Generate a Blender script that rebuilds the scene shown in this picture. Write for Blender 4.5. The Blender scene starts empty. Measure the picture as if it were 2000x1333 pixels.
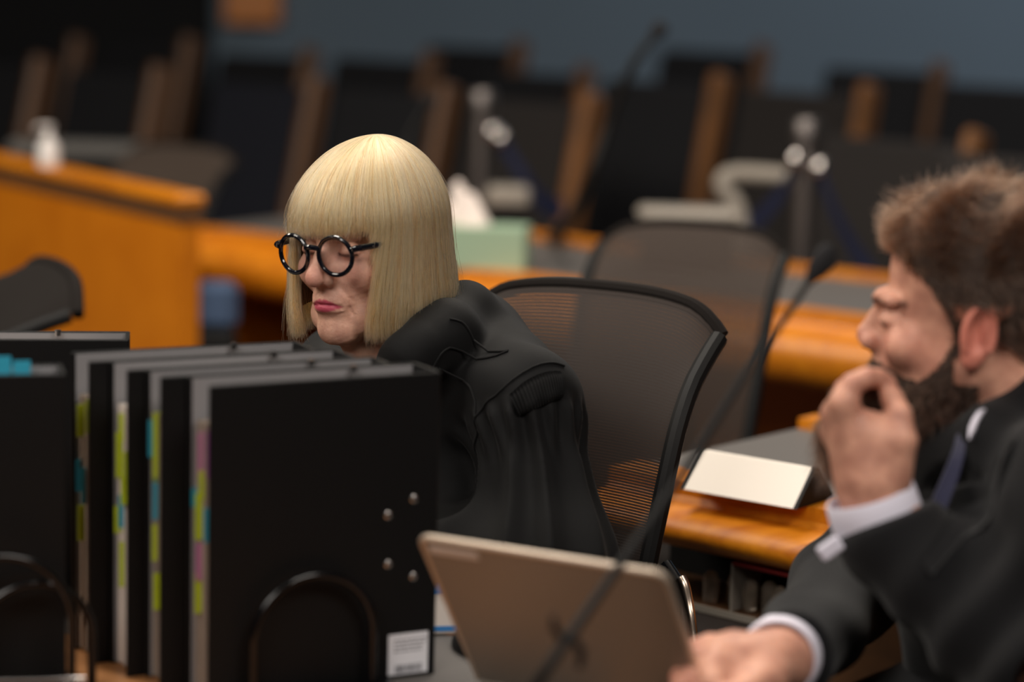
import bpy, math, random
import numpy as np
from mathutils import Vector, Matrix

random.seed(5); rng = np.random.default_rng(5)
SC = bpy.context.scene
COL = SC.collection

# ------------------------------------------------------------ camera
H, PITCH, ROLL, LENS = 1.5, math.radians(9), math.radians(1.5), 85.0
F = LENS / 36 * 2000
C0 = np.array([0, 0, H])
FW = np.array([0, math.cos(PITCH), -math.sin(PITCH)])
U0 = np.array([0, math.sin(PITCH), math.cos(PITCH)])
RI = math.cos(ROLL) * np.array([1.0, 0, 0]) + math.sin(ROLL) * U0
UP = math.cos(ROLL) * U0 - math.sin(ROLL) * np.array([1.0, 0, 0])


def P(u, v, d):                       # point of the place seen at (u, v), d metres from the camera
    return C0 + d * (FW + (u - 1000) / F * RI + (666.5 - v) / F * UP)


def PZ(u, v, z):                      # the same on a level plane
    D = FW + (u - 1000) / F * RI + (666.5 - v) / F * UP
    return C0 + D * (z - H) / D[2]


cam = bpy.data.cameras.new('camera')
cam.lens = LENS; cam.sensor_width = 36; cam.clip_start = 0.05; cam.clip_end = 60
cam.dof.use_dof = True; cam.dof.focus_distance = 3.06; cam.dof.aperture_fstop = 1.75
co = bpy.data.objects.new('camera', cam); COL.objects.link(co)
co.matrix_world = Matrix(((RI[0], UP[0], -FW[0], 0), (RI[1], UP[1], -FW[1], 0), (RI[2], UP[2], -FW[2], H), (0, 0, 0, 1)))
SC.camera = co

# ------------------------------------------------------------ world, lights, exposure
SC.view_settings.view_transform = 'Standard'
SC.view_settings.look = 'None'
SC.view_settings.gamma = 1.0
SC.view_settings.use_curve_mapping = False
SC.view_settings.exposure = 0.18
W = bpy.data.worlds.new('world'); SC.world = W; W.use_nodes = True
W.node_tree.nodes['Background'].inputs[0].default_value = (0.9, 0.93, 1, 1)
W.node_tree.nodes['Background'].inputs[1].default_value = 0.02


def area(name, loc, target, size, power, col):
    l = bpy.data.lights.new(name, 'AREA'); l.shape = 'RECTANGLE'; l.size, l.size_y = size
    l.energy = power; l.color = col
    o = bpy.data.objects.new(name, l); COL.objects.link(o); o.location = loc
    o.rotation_euler = (Vector(target) - Vector(loc)).to_track_quat('-Z', 'Y').to_euler()
    return o


area('ceiling_light_over_desks', (-0.9, 3.4, 3.6), (-0.5, 3.1, 0.8), (1.0, 1.0), 42, (1, 0.93, 0.84))
area('ceiling_light_front', (1.5, 0.6, 3.5), (0.2, 3.0, 0.9), (1.6, 0.9), 48, (1, 0.92, 0.84))
area('ceiling_light_left', (-2.6, 2.2, 3.2), (-0.2, 3.1, 0.9), (1.0, 1.2), 26, (1, 0.9, 0.78))
area('ceiling_light_mid', (0.6, 5.2, 3.7), (0.2, 5.0, 0.7), (1.6, 1.2), 62, (1, 0.9, 0.78))
area('fill_light_partition', (-2.9, 4.4, 3.1), (-1.6, 6.6, 0.6), (1.4, 1.0), 72, (1, 0.9, 0.76))  # added lamp, aimed to brighten the partition face
area('ceiling_light_rear', (2.5, 9.2, 3.7), (1.5, 9.5, 0.5), (2.0, 1.2), 22, (0.95, 0.93, 0.95))
area('fill_light_behind', (-1.4, -0.3, 3.3), (-0.3, 2.9, 0.9), (1.8, 1.2), 55, (1, 0.93, 0.86))  # soft fill added behind the camera, in place of ambient light
area('fill_light_wall', (4.4, 10.6, 3.8), (4.0, 12.6, 1.5), (2.4, 0.4), 44, (0.86, 0.93, 1))  # added lamp, shaped to brighten the right of the back wall


# ------------------------------------------------------------ materials
def lin(r, g, b):
    f = lambda c: (c / 255 / 12.92) if c <= 10 else ((c / 255 + 0.055) / 1.055) ** 2.4
    return (f(r), f(g), f(b), 1)


def mat(name, rgb, rough=0.5, metal=0.0, spec=0.5, bump=None, noise=None, coat=0, sheen=0, alpha=None, trans=0, ior=1.45, sss=0):
    """rgb in sRGB 0..255; bump=(scale, strength), noise=(scale, amount) varies the own colour a little"""
    m = bpy.data.materials.new(name); m.use_nodes = True
    nt = m.node_tree; b = nt.nodes['Principled BSDF']
    b.inputs['Base Color'].default_value = lin(*rgb)
    b.inputs['Roughness'].default_value = rough; b.inputs['Metallic'].default_value = metal
    b.inputs['Specular IOR Level'].default_value = spec; b.inputs['IOR'].default_value = ior
    b.inputs['Coat Weight'].default_value = coat; b.inputs['Sheen Weight'].default_value = sheen
    b.inputs['Transmission Weight'].default_value = trans
    if sss:
        b.inputs['Subsurface Weight'].default_value = sss
        b.inputs['Subsurface Radius'].default_value = (0.012, 0.004, 0.002)
        b.inputs['Subsurface Scale'].default_value = 0.6
    if alpha is not None: b.inputs['Alpha'].default_value = alpha
    tc = nt.nodes.new('ShaderNodeTexCoord')
    if bump:
        n = nt.nodes.new('ShaderNodeTexNoise'); n.inputs['Scale'].default_value = bump[0]; n.inputs['Detail'].default_value = 4
        bp = nt.nodes.new('ShaderNodeBump'); bp.inputs['Strength'].default_value = bump[1]; bp.inputs['Distance'].default_value = 0.002
        nt.links.new(tc.outputs['Object'], n.inputs['Vector']); nt.links.new(n.outputs['Fac'], bp.inputs['Height'])
        nt.links.new(bp.outputs['Normal'], b.inputs['Normal'])
    if noise:
        n = nt.nodes.new('ShaderNodeTexNoise'); n.inputs['Scale'].default_value = noise[0]; n.inputs['Detail'].default_value = 5
        mr = nt.nodes.new('ShaderNodeMapRange'); mr.inputs['To Min'].default_value = 1 - noise[1]; mr.inputs['To Max'].default_value = 1 + noise[1]
        mx = nt.nodes.new('ShaderNodeVectorMath'); mx.operation = 'SCALE'; mx.inputs[0].default_value = lin(*rgb)[:3]
        nt.links.new(tc.outputs['Object'], n.inputs['Vector']); nt.links.new(n.outputs['Fac'], mr.inputs['Value'])
        nt.links.new(mr.outputs['Result'], mx.inputs['Scale']); nt.links.new(mx.outputs['Vector'], b.inputs['Base Color'])
    return m


def wood_mat(name, c1, c2, rough=0.32, stretch=(1, 14, 14), coat=0.3):
    m = bpy.data.materials.new(name); m.use_nodes = True
    nt = m.node_tree; b = nt.nodes['Principled BSDF']
    tc = nt.nodes.new('ShaderNodeTexCoord'); mp = nt.nodes.new('ShaderNodeMapping'); mp.inputs['Scale'].default_value = stretch
    n = nt.nodes.new('ShaderNodeTexNoise'); n.inputs['Scale'].default_value = 3; n.inputs['Detail'].default_value = 7; n.inputs['Distortion'].default_value = 0.4
    r = nt.nodes.new('ShaderNodeValToRGB')
    r.color_ramp.elements[0].color = lin(*c1); r.color_ramp.elements[0].position = 0.3
    r.color_ramp.elements[1].color = lin(*c2); r.color_ramp.elements[1].position = 0.7
    nt.links.new(tc.outputs['Object'], mp.inputs['Vector']); nt.links.new(mp.outputs['Vector'], n.inputs['Vector'])
    nt.links.new(n.outputs['Fac'], r.inputs['Fac']); nt.links.new(r.outputs['Color'], b.inputs['Base Color'])
    b.inputs['Roughness'].default_value = rough; b.inputs['Coat Weight'].default_value = coat; b.inputs['Coat Roughness'].default_value = 0.25
    return m


def mesh_fabric(name, rgb, period=0.0022, open_=0.35):
    """woven chair mesh: fine rows of real holes"""
    m = bpy.data.materials.new(name); m.use_nodes = True
    nt = m.node_tree; b = nt.nodes['Principled BSDF']
    b.inputs['Base Color'].default_value = lin(*rgb); b.inputs['Roughness'].default_value = 0.75; b.inputs['Specular IOR Level'].default_value = 0.25
    uv = nt.nodes.new('ShaderNodeUVMap'); uv.uv_map = 'UVMap'
    sx = nt.nodes.new('ShaderNodeSeparateXYZ'); nt.links.new(uv.outputs['UV'], sx.inputs[0])

    def wave(out, per):
        a = nt.nodes.new('ShaderNodeMath'); a.operation = 'MULTIPLY'; a.inputs[1].default_value = 2 * math.pi / per
        s = nt.nodes.new('ShaderNodeMath'); s.operation = 'SINE'
        nt.links.new(out, a.inputs[0]); nt.links.new(a.outputs[0], s.inputs[0]); return s.outputs[0]
    w1 = wave(sx.outputs['Y'], period * 2.2); w2 = wave(sx.outputs['X'], period)
    ad = nt.nodes.new('ShaderNodeMath'); ad.operation = 'MULTIPLY_ADD'; ad.inputs[1].default_value = 0.5
    nt.links.new(w2, ad.inputs[0]); nt.links.new(w1, ad.inputs[2])
    # the weave is looser low down, dense under the top lip
    mr = nt.nodes.new('ShaderNodeMapRange'); mr.inputs['From Min'].default_value = 0.12; mr.inputs['From Max'].default_value = 0.40
    mr.inputs['To Min'].default_value = 1 - 2 * open_; mr.inputs['To Max'].default_value = 1.18
    nt.links.new(sx.outputs['Y'], mr.inputs['Value'])
    gt = nt.nodes.new('ShaderNodeMath'); gt.operation = 'GREATER_THAN'
    nt.links.new(mr.outputs['Result'], gt.inputs[1]); nt.links.new(ad.outputs[0], gt.inputs[0])
    inv = nt.nodes.new('ShaderNodeMath'); inv.operation = 'SUBTRACT'; inv.inputs[0].default_value = 1
    nt.links.new(gt.outputs[0], inv.inputs[1]); nt.links.new(inv.outputs[0], b.inputs['Alpha'])
    return m


def skin_mat(name, base, lip, blush, rough=0.48, bumpscale=420):
    m = mat(name, base, rough, sss=0.16, spec=0.45)
    nt = m.node_tree; b = nt.nodes['Principled BSDF']
    tc = nt.nodes.new('ShaderNodeTexCoord')
    at = nt.nodes.new('ShaderNodeAttribute'); at.attribute_name = 'tint'
    sp = nt.nodes.new('ShaderNodeSeparateColor'); nt.links.new(at.outputs['Color'], sp.inputs[0])
    n = nt.nodes.new('ShaderNodeTexNoise'); n.inputs['Scale'].default_value = 45; n.inputs['Detail'].default_value = 6
    nt.links.new(tc.outputs['Object'], n.inputs['Vector'])
    cr = nt.nodes.new('ShaderNodeValToRGB')
    d = tuple(c * 0.86 for c in base); e = tuple(min(255, c * 1.06) for c in base)
    cr.color_ramp.elements[0].color = lin(d[0], d[1] * 0.94, d[2] * 0.94); cr.color_ramp.elements[0].position = 0.32
    cr.color_ramp.elements[1].color = lin(*e); cr.color_ramp.elements[1].position = 0.68
    nt.links.new(n.outputs['Fac'], cr.inputs['Fac'])
    prev = cr.outputs['Color']
    for i, c in enumerate((lip, blush, (70, 42, 34))):
        mx = nt.nodes.new('ShaderNodeMix'); mx.data_type = 'RGBA'
        mx.inputs['B'].default_value = lin(*c)
        nt.links.new(sp.outputs[i], mx.inputs['Factor']); nt.links.new(prev, mx.inputs['A']); prev = mx.outputs['Result']
    nt.links.new(prev, b.inputs['Base Color'])
    n2 = nt.nodes.new('ShaderNodeTexNoise'); n2.inputs['Scale'].default_value = bumpscale; n2.inputs['Detail'].default_value = 5
    bp = nt.nodes.new('ShaderNodeBump'); bp.inputs['Strength'].default_value = 0.35; bp.inputs['Distance'].default_value = 0.0012
    nt.links.new(tc.outputs['Object'], n2.inputs['Vector']); nt.links.new(n2.outputs['Fac'], bp.inputs['Height'])
    nt.links.new(bp.outputs['Normal'], b.inputs['Normal'])
    return m


def hair_mat(name, c1, c2, rough=0.35, mid=None):
    """strand colour varies from strand to strand"""
    m = bpy.data.materials.new(name); m.use_nodes = True
    nt = m.node_tree; nt.nodes.clear()
    out = nt.nodes.new('ShaderNodeOutputMaterial'); h = nt.nodes.new('ShaderNodeBsdfHairPrincipled')
    hi = nt.nodes.new('ShaderNodeHairInfo'); r = nt.nodes.new('ShaderNodeValToRGB')
    r.color_ramp.elements[0].color = lin(*c1); r.color_ramp.elements[1].color = lin(*c2)
    if mid: e = r.color_ramp.elements.new(0.38); e.color = lin(*mid)
    nt.links.new(hi.outputs['Random'], r.inputs['Fac']); nt.links.new(r.outputs['Color'], h.inputs['Color'])
    h.inputs['Roughness'].default_value = rough; h.inputs['Radial Roughness'].default_value = 0.45
    nt.links.new(h.outputs[0], out.inputs[0])
    return m


M = dict(
    amber=wood_mat('amber_wood', (184, 102, 12), (220, 136, 22), 0.4, coat=0.12),
    amber_plain=wood_mat('amber_veneer', (192, 108, 14), (208, 122, 20), 0.4, (2, 2, 2), 0.15),
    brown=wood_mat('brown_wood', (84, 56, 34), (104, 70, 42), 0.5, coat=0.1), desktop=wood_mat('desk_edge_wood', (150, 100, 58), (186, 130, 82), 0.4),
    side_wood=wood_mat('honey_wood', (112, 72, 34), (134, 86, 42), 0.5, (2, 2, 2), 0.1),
    deskgrey=mat('grey_desk_inlay', (96, 92, 89), 0.55, bump=(600, 0.1)),
    black=mat('black_plastic', (14, 13, 13), 0.6, spec=0.3),
    blackmat=mat('black_cloth_board', (10, 10, 11), 0.5, spec=0.3, bump=(900, 0.25)),
    blackgloss=mat('black_gloss', (8, 8, 10), 0.18, spec=0.6),
    binderin=mat('grey_lining_paper', (134, 132, 134), 0.7),
    paper=mat('paper', (222, 212, 204), 0.8),
    paperedge=mat('page_edges', (150, 136, 124), 0.85, noise=(60, 0.12)),
    label=mat('white_label', (226, 226, 232), 0.6),
    ink=mat('printed_ink', (70, 70, 80), 0.7),
    tab_green=mat('lime_tab', (186, 204, 36), 0.6), tab_blue=mat('blue_tab', (48, 158, 186), 0.6),
    tab_purple=mat('purple_tab', (150, 72, 150), 0.6), tab_pink=mat('pale_pink_tab', (186, 120, 160), 0.6),
    poststeel=mat('satin_post_steel', (120, 114, 112), 0.4, 0.9),
    steel=mat('bright_steel', (190, 186, 184), 0.25, 1.0), chrome=mat('polished_chrome', (214, 208, 204), 0.12, 1.0),
    aluminium=mat('brushed_aluminium', (142, 134, 124), 0.45, 0.25), laptopedge=mat('lid_rim_metal', (206, 190, 172), 0.38, 0.5),
    stickers=mat('lid_badge', (214, 206, 200), 0.5),
    chairmesh=mesh_fabric('chair_mesh', (46, 38, 34), 0.0016, 0.09), taupe=mat('taupe_chair_fabric', (66, 57, 51), 0.9, spec=0.2), machinegrey=mat('machine_grey', (84, 82, 80), 0.6), chairpad=mat('chair_fabric', (24, 20, 18), 0.9, spec=0.2, bump=(500, 0.3)),
    chairmesh2=mesh_fabric('chair_mesh_rear', (54, 44, 38), 0.0022, 0.12),
    seatblack=mat('gallery_upholstery', (17, 18, 23), 0.85, bump=(300, 0.2)), seatnavy=mat('navy_upholstery', (17, 20, 32), 0.85),
    seatgrey=mat('charcoal_upholstery', (34, 30, 29), 0.85),
    robe=mat('black_robe_cloth', (9, 9, 10), 0.7, sheen=0.04, spec=0.22, bump=(1500, 0.25)),
    suit=mat('charcoal_suit_wool', (18, 18, 20), 0.85, sheen=0.1, spec=0.2, bump=(1300, 0.3), noise=(300, 0.18)),
    shirt=mat('white_shirt_cotton', (226, 222, 236), 0.8, bump=(1500, 0.1)),
    tie=mat('navy_tie_silk', (34, 36, 66), 0.45, sheen=0.2),
    glasses=mat('dark_acetate', (13, 14, 22), 0.14, spec=0.65, coat=0.4),
    lens=None,
    sanitizer=mat('milky_plastic', (226, 222, 220), 0.4), tissuebox=mat('pale_green_card', (152, 178, 152), 0.7),
    tissue=mat('white_tissue', (240, 226, 218), 0.9), belt=mat('navy_belt', (18, 26, 58), 0.8),
    foam=mat('mic_foam', (26, 24, 26), 0.95, bump=(800, 0.5)),
    carpet=mat('dark_carpet', (40, 34, 32), 0.95, noise=(80, 0.2)), wallblue=mat('slate_blue_wall', (104, 120, 134), 0.85, noise=(0.7, 0.12)),
    walldark=mat('dark_wall', (14, 14, 16), 0.9), ceil=mat('ceiling_paint', (120, 116, 110), 0.9),
    bluepad=mat('blue_chair_fabric', (62, 80, 108), 0.85), cardwhite=mat('cream_card', (250, 240, 228), 0.75),
    bluestripe=mat('blue_print', (24, 116, 186), 0.6), grey=mat('grey_enamel', (150, 142, 132), 0.5),
    red=mat('red_cloth', (110, 16, 14), 0.8),
)


def glass_mat(name, col=(1, 1, 1), f=0.12, rough=0.02):
    m = bpy.data.materials.new(name); m.use_nodes = True
    nt = m.node_tree; nt.nodes.clear()
    out = nt.nodes.new('ShaderNodeOutputMaterial'); t = nt.nodes.new('ShaderNodeBsdfTransparent'); g = nt.nodes.new('ShaderNodeBsdfGlossy')
    t.inputs[0].default_value = (*col, 1); g.inputs['Roughness'].default_value = rough
    fr = nt.nodes.new('ShaderNodeLayerWeight'); fr.inputs[0].default_value = f
    mx = nt.nodes.new('ShaderNodeMixShader')
    nt.links.new(fr.outputs['Fresnel'], mx.inputs[0]); nt.links.new(t.outputs[0], mx.inputs[1]); nt.links.new(g.outputs[0], mx.inputs[2])
    nt.links.new(mx.outputs[0], out.inputs[0]); return m


M['lens'] = glass_mat('spectacle_lens', (0.9, 0.9, 0.93), 0.14)
M['tumbler'] = mat('clear_glass', (240, 226, 206), 0.04, trans=0.85, ior=1.5, coat=1)
M['skinW'] = skin_mat('older_skin', (216, 170, 148), (182, 78, 96), (204, 128, 114))
M['skinM'] = skin_mat('light_skin', (214, 160, 136), (170, 96, 90), (206, 116, 100), bumpscale=300)
M['blonde'] = hair_mat('blonde_hair', (140, 82, 44), (255, 206, 152), mid=(238, 172, 112))
M['blondecap'] = mat('blonde_underlayer', (176, 140, 94), 0.6)
M['brownhair'] = hair_mat('brown_hair', (40, 25, 18), (88, 58, 40), 0.4)
M['browncap'] = mat('brown_hair_underlayer', (50, 35, 26), 0.75)
M['beard'] = hair_mat('beard_hair', (42, 27, 20), (88, 56, 40), 0.45)


# ------------------------------------------------------------ object helpers
def link(o, parent=None):
    COL.objects.link(o)
    if parent is not None: o.parent = parent
    return o


def tag(o, label=None, cat=None, group=None, kind=None):
    if label: o['label'] = label
    if cat: o['category'] = cat
    if group: o['group'] = group
    if kind: o['kind'] = kind
    return o


def thing(name, label, cat, loc=(0, 0, 0), rotz=0.0, group=None):
    o = bpy.data.objects.new(name, None); link(o)
    o.location = tuple(float(c) for c in loc); o.rotation_euler = (0, 0, rotz); o.empty_display_size = 0.05
    return tag(o, label, cat, group)


def np_mesh(name, V, Fq, material, parent=None, smooth=True, origin=None, uv=None, tint=None):
    """V (n,3); Fq list/array of faces"""
    V = np.asarray(V, float)
    if origin is not None: V = V - np.asarray(origin)
    me = bpy.data.meshes.new(name)
    if isinstance(Fq, np.ndarray):
        k = Fq.shape[1]
        me.vertices.add(len(V)); me.vertices.foreach_set('co', V.astype(np.float32).ravel())
        me.loops.add(Fq.size); me.loops.foreach_set('vertex_index', Fq.astype(np.int32).ravel())
        me.polygons.add(len(Fq)); me.polygons.foreach_set('loop_start', np.arange(0, Fq.size, k, dtype=np.int32))
        me.update(calc_edges=True)
    else:
        me.from_pydata([tuple(v) for v in V], [], [tuple(f) for f in Fq]); me.update()
    me.validate()
    me.polygons.foreach_set('use_smooth', [smooth] * len(me.polygons))
    if uv is not None:
        l = me.uv_layers.new(name='UVMap'); vi = np.zeros(len(me.loops), np.int32); me.loops.foreach_get('vertex_index', vi)
        l.data.foreach_set('uv', np.asarray(uv, np.float32)[vi].ravel())
    if tint is not None:
        a = me.color_attributes.new('tint', 'FLOAT_COLOR', 'POINT')
        a.data.foreach_set('color', np.hstack([tint, np.ones((len(tint), 1))]).astype(np.float32).ravel())
    me.materials.append(material)
    return link(bpy.data.objects.new(name, me), parent)


class MB:
    """collects simple solids into one mesh"""
    def __init__(s): s.v = []; s.f = []

    def add(s, V, Fc):
        n = len(s.v); s.v += [tuple(map(float, p)) for p in V]; s.f += [tuple(i + n for i in f) for f in Fc]; return s

    def box(s, c, size, R=None, bev=0.0):
        hx, hy, hz = size[0] / 2, size[1] / 2, size[2] / 2
        b = min(bev, hx * 0.9, hy * 0.9, hz * 0.9)
        if b <= 0:
            V = [(x * hx, y * hy, z * hz) for z in (-1, 1) for y in (-1, 1) for x in (-1, 1)]
            Fc = [(0, 2, 3, 1), (4, 5, 7, 6), (0, 1, 5, 4), (2, 6, 7, 3), (0, 4, 6, 2), (1, 3, 7, 5)]
        else:
            V = []; ix = {}
            for z in (-1, 1):
                for y in (-1, 1):
                    for x in (-1, 1):
                        for a in range(3):
                            p = [x * (hx - b), y * (hy - b), z * (hz - b)]
                            p[a] = (x, y, z)[a] * (hx, hy, hz)[a]
                            ix[(x, y, z, a)] = len(V); V.append(tuple(p))
            Fc = []
            for a in range(3):
                o1, o2 = [q for q in range(3) if q != a]
                for sg in (-1, 1):
                    loop = []
                    for s1, s2 in ((-1, -1), (1, -1), (1, 1), (-1, 1)):
                        k = [0, 0, 0]; k[a] = sg; k[o1] = s1; k[o2] = s2; loop.append(ix[(*k, a)])
                    Fc.append(tuple(loop))
                for s1 in (-1, 1):
                    for s2 in (-1, 1):
                        k = [0, 0, 0]; k[o1] = s1; k[o2] = s2
                        k[a] = -1; k1 = tuple(k); k[a] = 1; k2 = tuple(k)
                        Fc.append((ix[(*k1, o1)], ix[(*k2, o1)], ix[(*k2, o2)], ix[(*k1, o2)]))
            for x in (-1, 1):
                for y in (-1, 1):
                    for z in (-1, 1): Fc.append(tuple(ix[(x, y, z, a)] for a in range(3)))
        V = np.array(V)
        if R is not None: V = V @ np.asarray(R).T
        return s.add(V + np.asarray(c), Fc)

    def tube(s, pts, r, n=12, closed=False, flat=None):
        pts = [np.asarray(p, float) for p in pts]; m = len(pts)
        rr = r if hasattr(r, '__len__') else [r] * m
        V = []; up = None
        for i, p in enumerate(pts):
            a = pts[(i + 1) % m] if (closed or i < m - 1) else p
            b = pts[i - 1] if (closed or i > 0) else p
            t = a - b; t = t / (np.linalg.norm(t) + 1e-12)
            if up is None:
                up = np.array([0, 0, 1.0]) if abs(t[2]) < 0.9 else np.array([1.0, 0, 0])
            u = up - t * (up @ t); u /= np.linalg.norm(u) + 1e-12; w = np.cross(t, u); up = u
            for k in range(n):
                q = 2 * math.pi * k / n; fl = 1 if flat is None else flat
                V.append(p + rr[i] * (math.cos(q) * u + math.sin(q) * w * fl))
        Fc = []
        for i in range(m if closed else m - 1):
            j = (i + 1) % m
            for k in range(n): Fc.append((i * n + k, i * n + (k + 1) % n, j * n + (k + 1) % n, j * n + k))
        if not closed:
            Fc.append(tuple(range(n))[::-1]); Fc.append(tuple((m - 1) * n + k for k in range(n)))
        return s.add(V, Fc)

    def lathe(s, prof, c=(0, 0, 0), n=28, R=None):
        V = []; m = len(prof)
        for r, z in prof:
            for k in range(n):
                q = 2 * math.pi * k / n; V.append((r * math.cos(q), r * math.sin(q), z))
        Fc = [(i * n + k, i * n + (k + 1) % n, (i + 1) * n + (k + 1) % n, (i + 1) * n + k) for i in range(m - 1) for k in range(n)]
        Fc.append(tuple(range(n))[::-1]); Fc.append(tuple((m - 1) * n + k for k in range(n)))
        V = np.array(V)
        if R is not None: V = V @ np.asarray(R).T
        return s.add(V + np.asarray(c), Fc)

    def sweep(s, prof, path):
        """closed profile (offset across, z) swept along a level path; the profile is one solid"""
        path = [np.asarray(p, float)[:2] for p in path]; m = len(path); n = len(prof); V = []
        for i, p in enumerate(path):
            a = path[min(i + 1, m - 1)] - path[max(i - 1, 0)]; a /= np.linalg.norm(a); nn = np.array([-a[1], a[0]])
            for o, z in prof: V.append((*(p + nn * o), z))
        Fc = [(i * n + k, i * n + (k + 1) % n, (i + 1) * n + (k + 1) % n, (i + 1) * n + k) for i in range(m - 1) for k in range(n)]
        Fc.append(tuple(range(n))[::-1]); Fc.append(tuple((m - 1) * n + k for k in range(n)))
        return s.add(V, Fc)

    def build(s, name, material, parent=None, smooth=True, origin=None, bevel=0.0, sharp=35):
        V = np.array(s.v)
        o = np_mesh(name, V, s.f, material, parent, smooth, origin)
        if smooth: o.data.set_sharp_from_angle(angle=math.radians(sharp))
        if bevel:
            md = o.modifiers.new('bevel', 'BEVEL'); md.width = bevel; md.segments = 3; md.limit_method = 'ANGLE'
        return o


def Rz(a): c, s = math.cos(a), math.sin(a); return np.array([[c, -s, 0], [s, c, 0], [0, 0, 1.0]])
def Rx(a): c, s = math.cos(a), math.sin(a); return np.array([[1.0, 0, 0], [0, c, -s], [0, s, c]])
def Ry(a): c, s = math.cos(a), math.sin(a); return np.array([[c, 0, s], [0, 1.0, 0], [-s, 0, c]])


def dup(root, loc, rotz, label, group=None):
    r = root.copy(); COL.objects.link(r); r.location = tuple(float(c) for c in loc); r.rotation_euler = (0, 0, rotz); r['label'] = label
    if group: r['group'] = group
    for ch in list(root.children):
        c = ch.copy(); COL.objects.link(c); c.parent = r
        for g in list(ch.children):
            d = g.copy(); COL.objects.link(d); d.parent = c
    return r


# ------------------------------------------------------------ sculpting by distance fields
def smin(a, b, k):
    h = np.clip(0.5 + 0.5 * (b - a) / k, 0, 1)
    return b * (1 - h) + a * h - k * h * (1 - h)


def smax(a, b, k): return -smin(-a, -b, k)


def ell(p, c, r, R=None):
    q = p - np.asarray(c)
    if R is not None: q = q @ np.asarray(R)
    r = np.asarray(r, float); k0 = np.linalg.norm(q / r, axis=1); k1 = np.linalg.norm(q / (r * r), axis=1)
    return k0 * (k0 - 1) / (k1 + 1e-9)


def cone(p, a, b, r1, r2):
    a = np.asarray(a, float); b = np.asarray(b, float); ba = b - a
    t = np.clip(((p - a) @ ba) / (ba @ ba + 1e-12), 0, 1)
    return np.linalg.norm(p - a - t[:, None] * ba, axis=1) - (r1 + (r2 - r1) * t)


def chain(p, pts, rs, k=0.0):
    d = None
    for i in range(len(pts) - 1):
        e = cone(p, pts[i], pts[i + 1], rs[i], rs[i + 1]); d = e if d is None else (smin(d, e, k) if k else np.minimum(d, e))
    return d


def iso(fn, lo, hi, h, B=8):
    lo = np.asarray(lo, float); hi = np.asarray(hi, float)
    nb = np.ceil((hi - lo) / h / B).astype(int) + 1; n = nb * B
    bc = np.stack(np.meshgrid(*[np.arange(k) for k in nb], indexing='ij'), -1).reshape(-1, 3)
    cen = lo + (bc * B + (B - 1) / 2) * h
    d = fn(cen)
    Vv = np.repeat(np.repeat(np.repeat(d.reshape(nb).astype(np.float32), B, 0), B, 1), B, 2)
    act = bc[np.abs(d) < B * h * 0.87 * 1.5 + 0.004]
    off = np.stack(np.meshgrid(*[np.arange(B)] * 3, indexing='ij'), -1).reshape(-1, 3)
    for i in range(0, len(act), 400):
        idx = (act[i:i + 400, None, :] * B + off[None]).reshape(-1, 3)
        Vv[idx[:, 0], idx[:, 1], idx[:, 2]] = fn(lo + idx * h)
    S = Vv < 0
    cnt = np.zeros(n - 1, np.int8)
    cor = [(x, y, z) for x in (0, 1) for y in (0, 1) for z in (0, 1)]
    for x, y, z in cor: cnt += S[x:n[0] - 1 + x, y:n[1] - 1 + y, z:n[2] - 1 + z]
    ci = np.argwhere((cnt > 0) & (cnt < 8)); del cnt
    vals = np.stack([Vv[ci[:, 0] + x, ci[:, 1] + y, ci[:, 2] + z] for x, y, z in cor], 1)
    acc = np.zeros((len(ci), 3)); num = np.zeros(len(ci))
    for i in range(8):
        for j in range(i + 1, 8):
            ca, cb = np.array(cor[i]), np.array(cor[j])
            if np.abs(ca - cb).sum() != 1: continue
            a, b = vals[:, i], vals[:, j]; m = (a < 0) != (b < 0)
            t = np.where(m, a / np.where(m, a - b, 1), 0)
            acc += np.where(m[:, None], ca + t[:, None] * (cb - ca), 0); num += m
    V = lo + (ci + acc / num[:, None]) * h
    ID = np.full(n - 1, -1, np.int32); ID[ci[:, 0], ci[:, 1], ci[:, 2]] = np.arange(len(ci))
    quads = []
    for ax in range(3):
        o1, o2 = [(1, 2), (2, 0), (0, 1)][ax]
        sl0 = [slice(None)] * 3; sl1 = [slice(None)] * 3
        sl0[ax] = slice(0, -1); sl1[ax] = slice(1, None)
        e = np.argwhere(S[tuple(sl0)] != S[tuple(sl1)])
        e = e[(e[:, o1] > 0) & (e[:, o2] > 0) & (e[:, o1] < n[o1] - 1) & (e[:, o2] < n[o2] - 1)]
        q = []
        for s1, s2 in ((-1, -1), (0, -1), (0, 0), (-1, 0)):
            c = e.copy(); c[:, o1] += s1; c[:, o2] += s2; q.append(ID[c[:, 0], c[:, 1], c[:, 2]])
        q = np.stack(q, 1); fl = ~S[e[:, 0], e[:, 1], e[:, 2]]
        q[fl] = q[fl][:, ::-1]; quads.append(q)
    Q = np.concatenate(quads); Q = Q[(Q >= 0).all(1)]
    return V, Q


def normals(fn, V, e=0.0008):
    g = np.stack([fn(V + d) - fn(V - d) for d in np.eye(3) * e], 1)
    return g / (np.linalg.norm(g, axis=1)[:, None] + 1e-12)


def on_surface(fn, V, off=0.0, it=6):
    V = np.array(V, float)
    for _ in range(it): V = V - normals(fn, V) * np.clip(fn(V) - off, -0.03, 0.03)[:, None]
    return V


def cloth(name, fn, V, Q, material, parent, origin, disp=None):
    if disp is not None: V = V + normals(fn, V, 0.002) * disp(V)[:, None]
    return np_mesh(name, V, Q, material, parent, True, origin)


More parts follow.
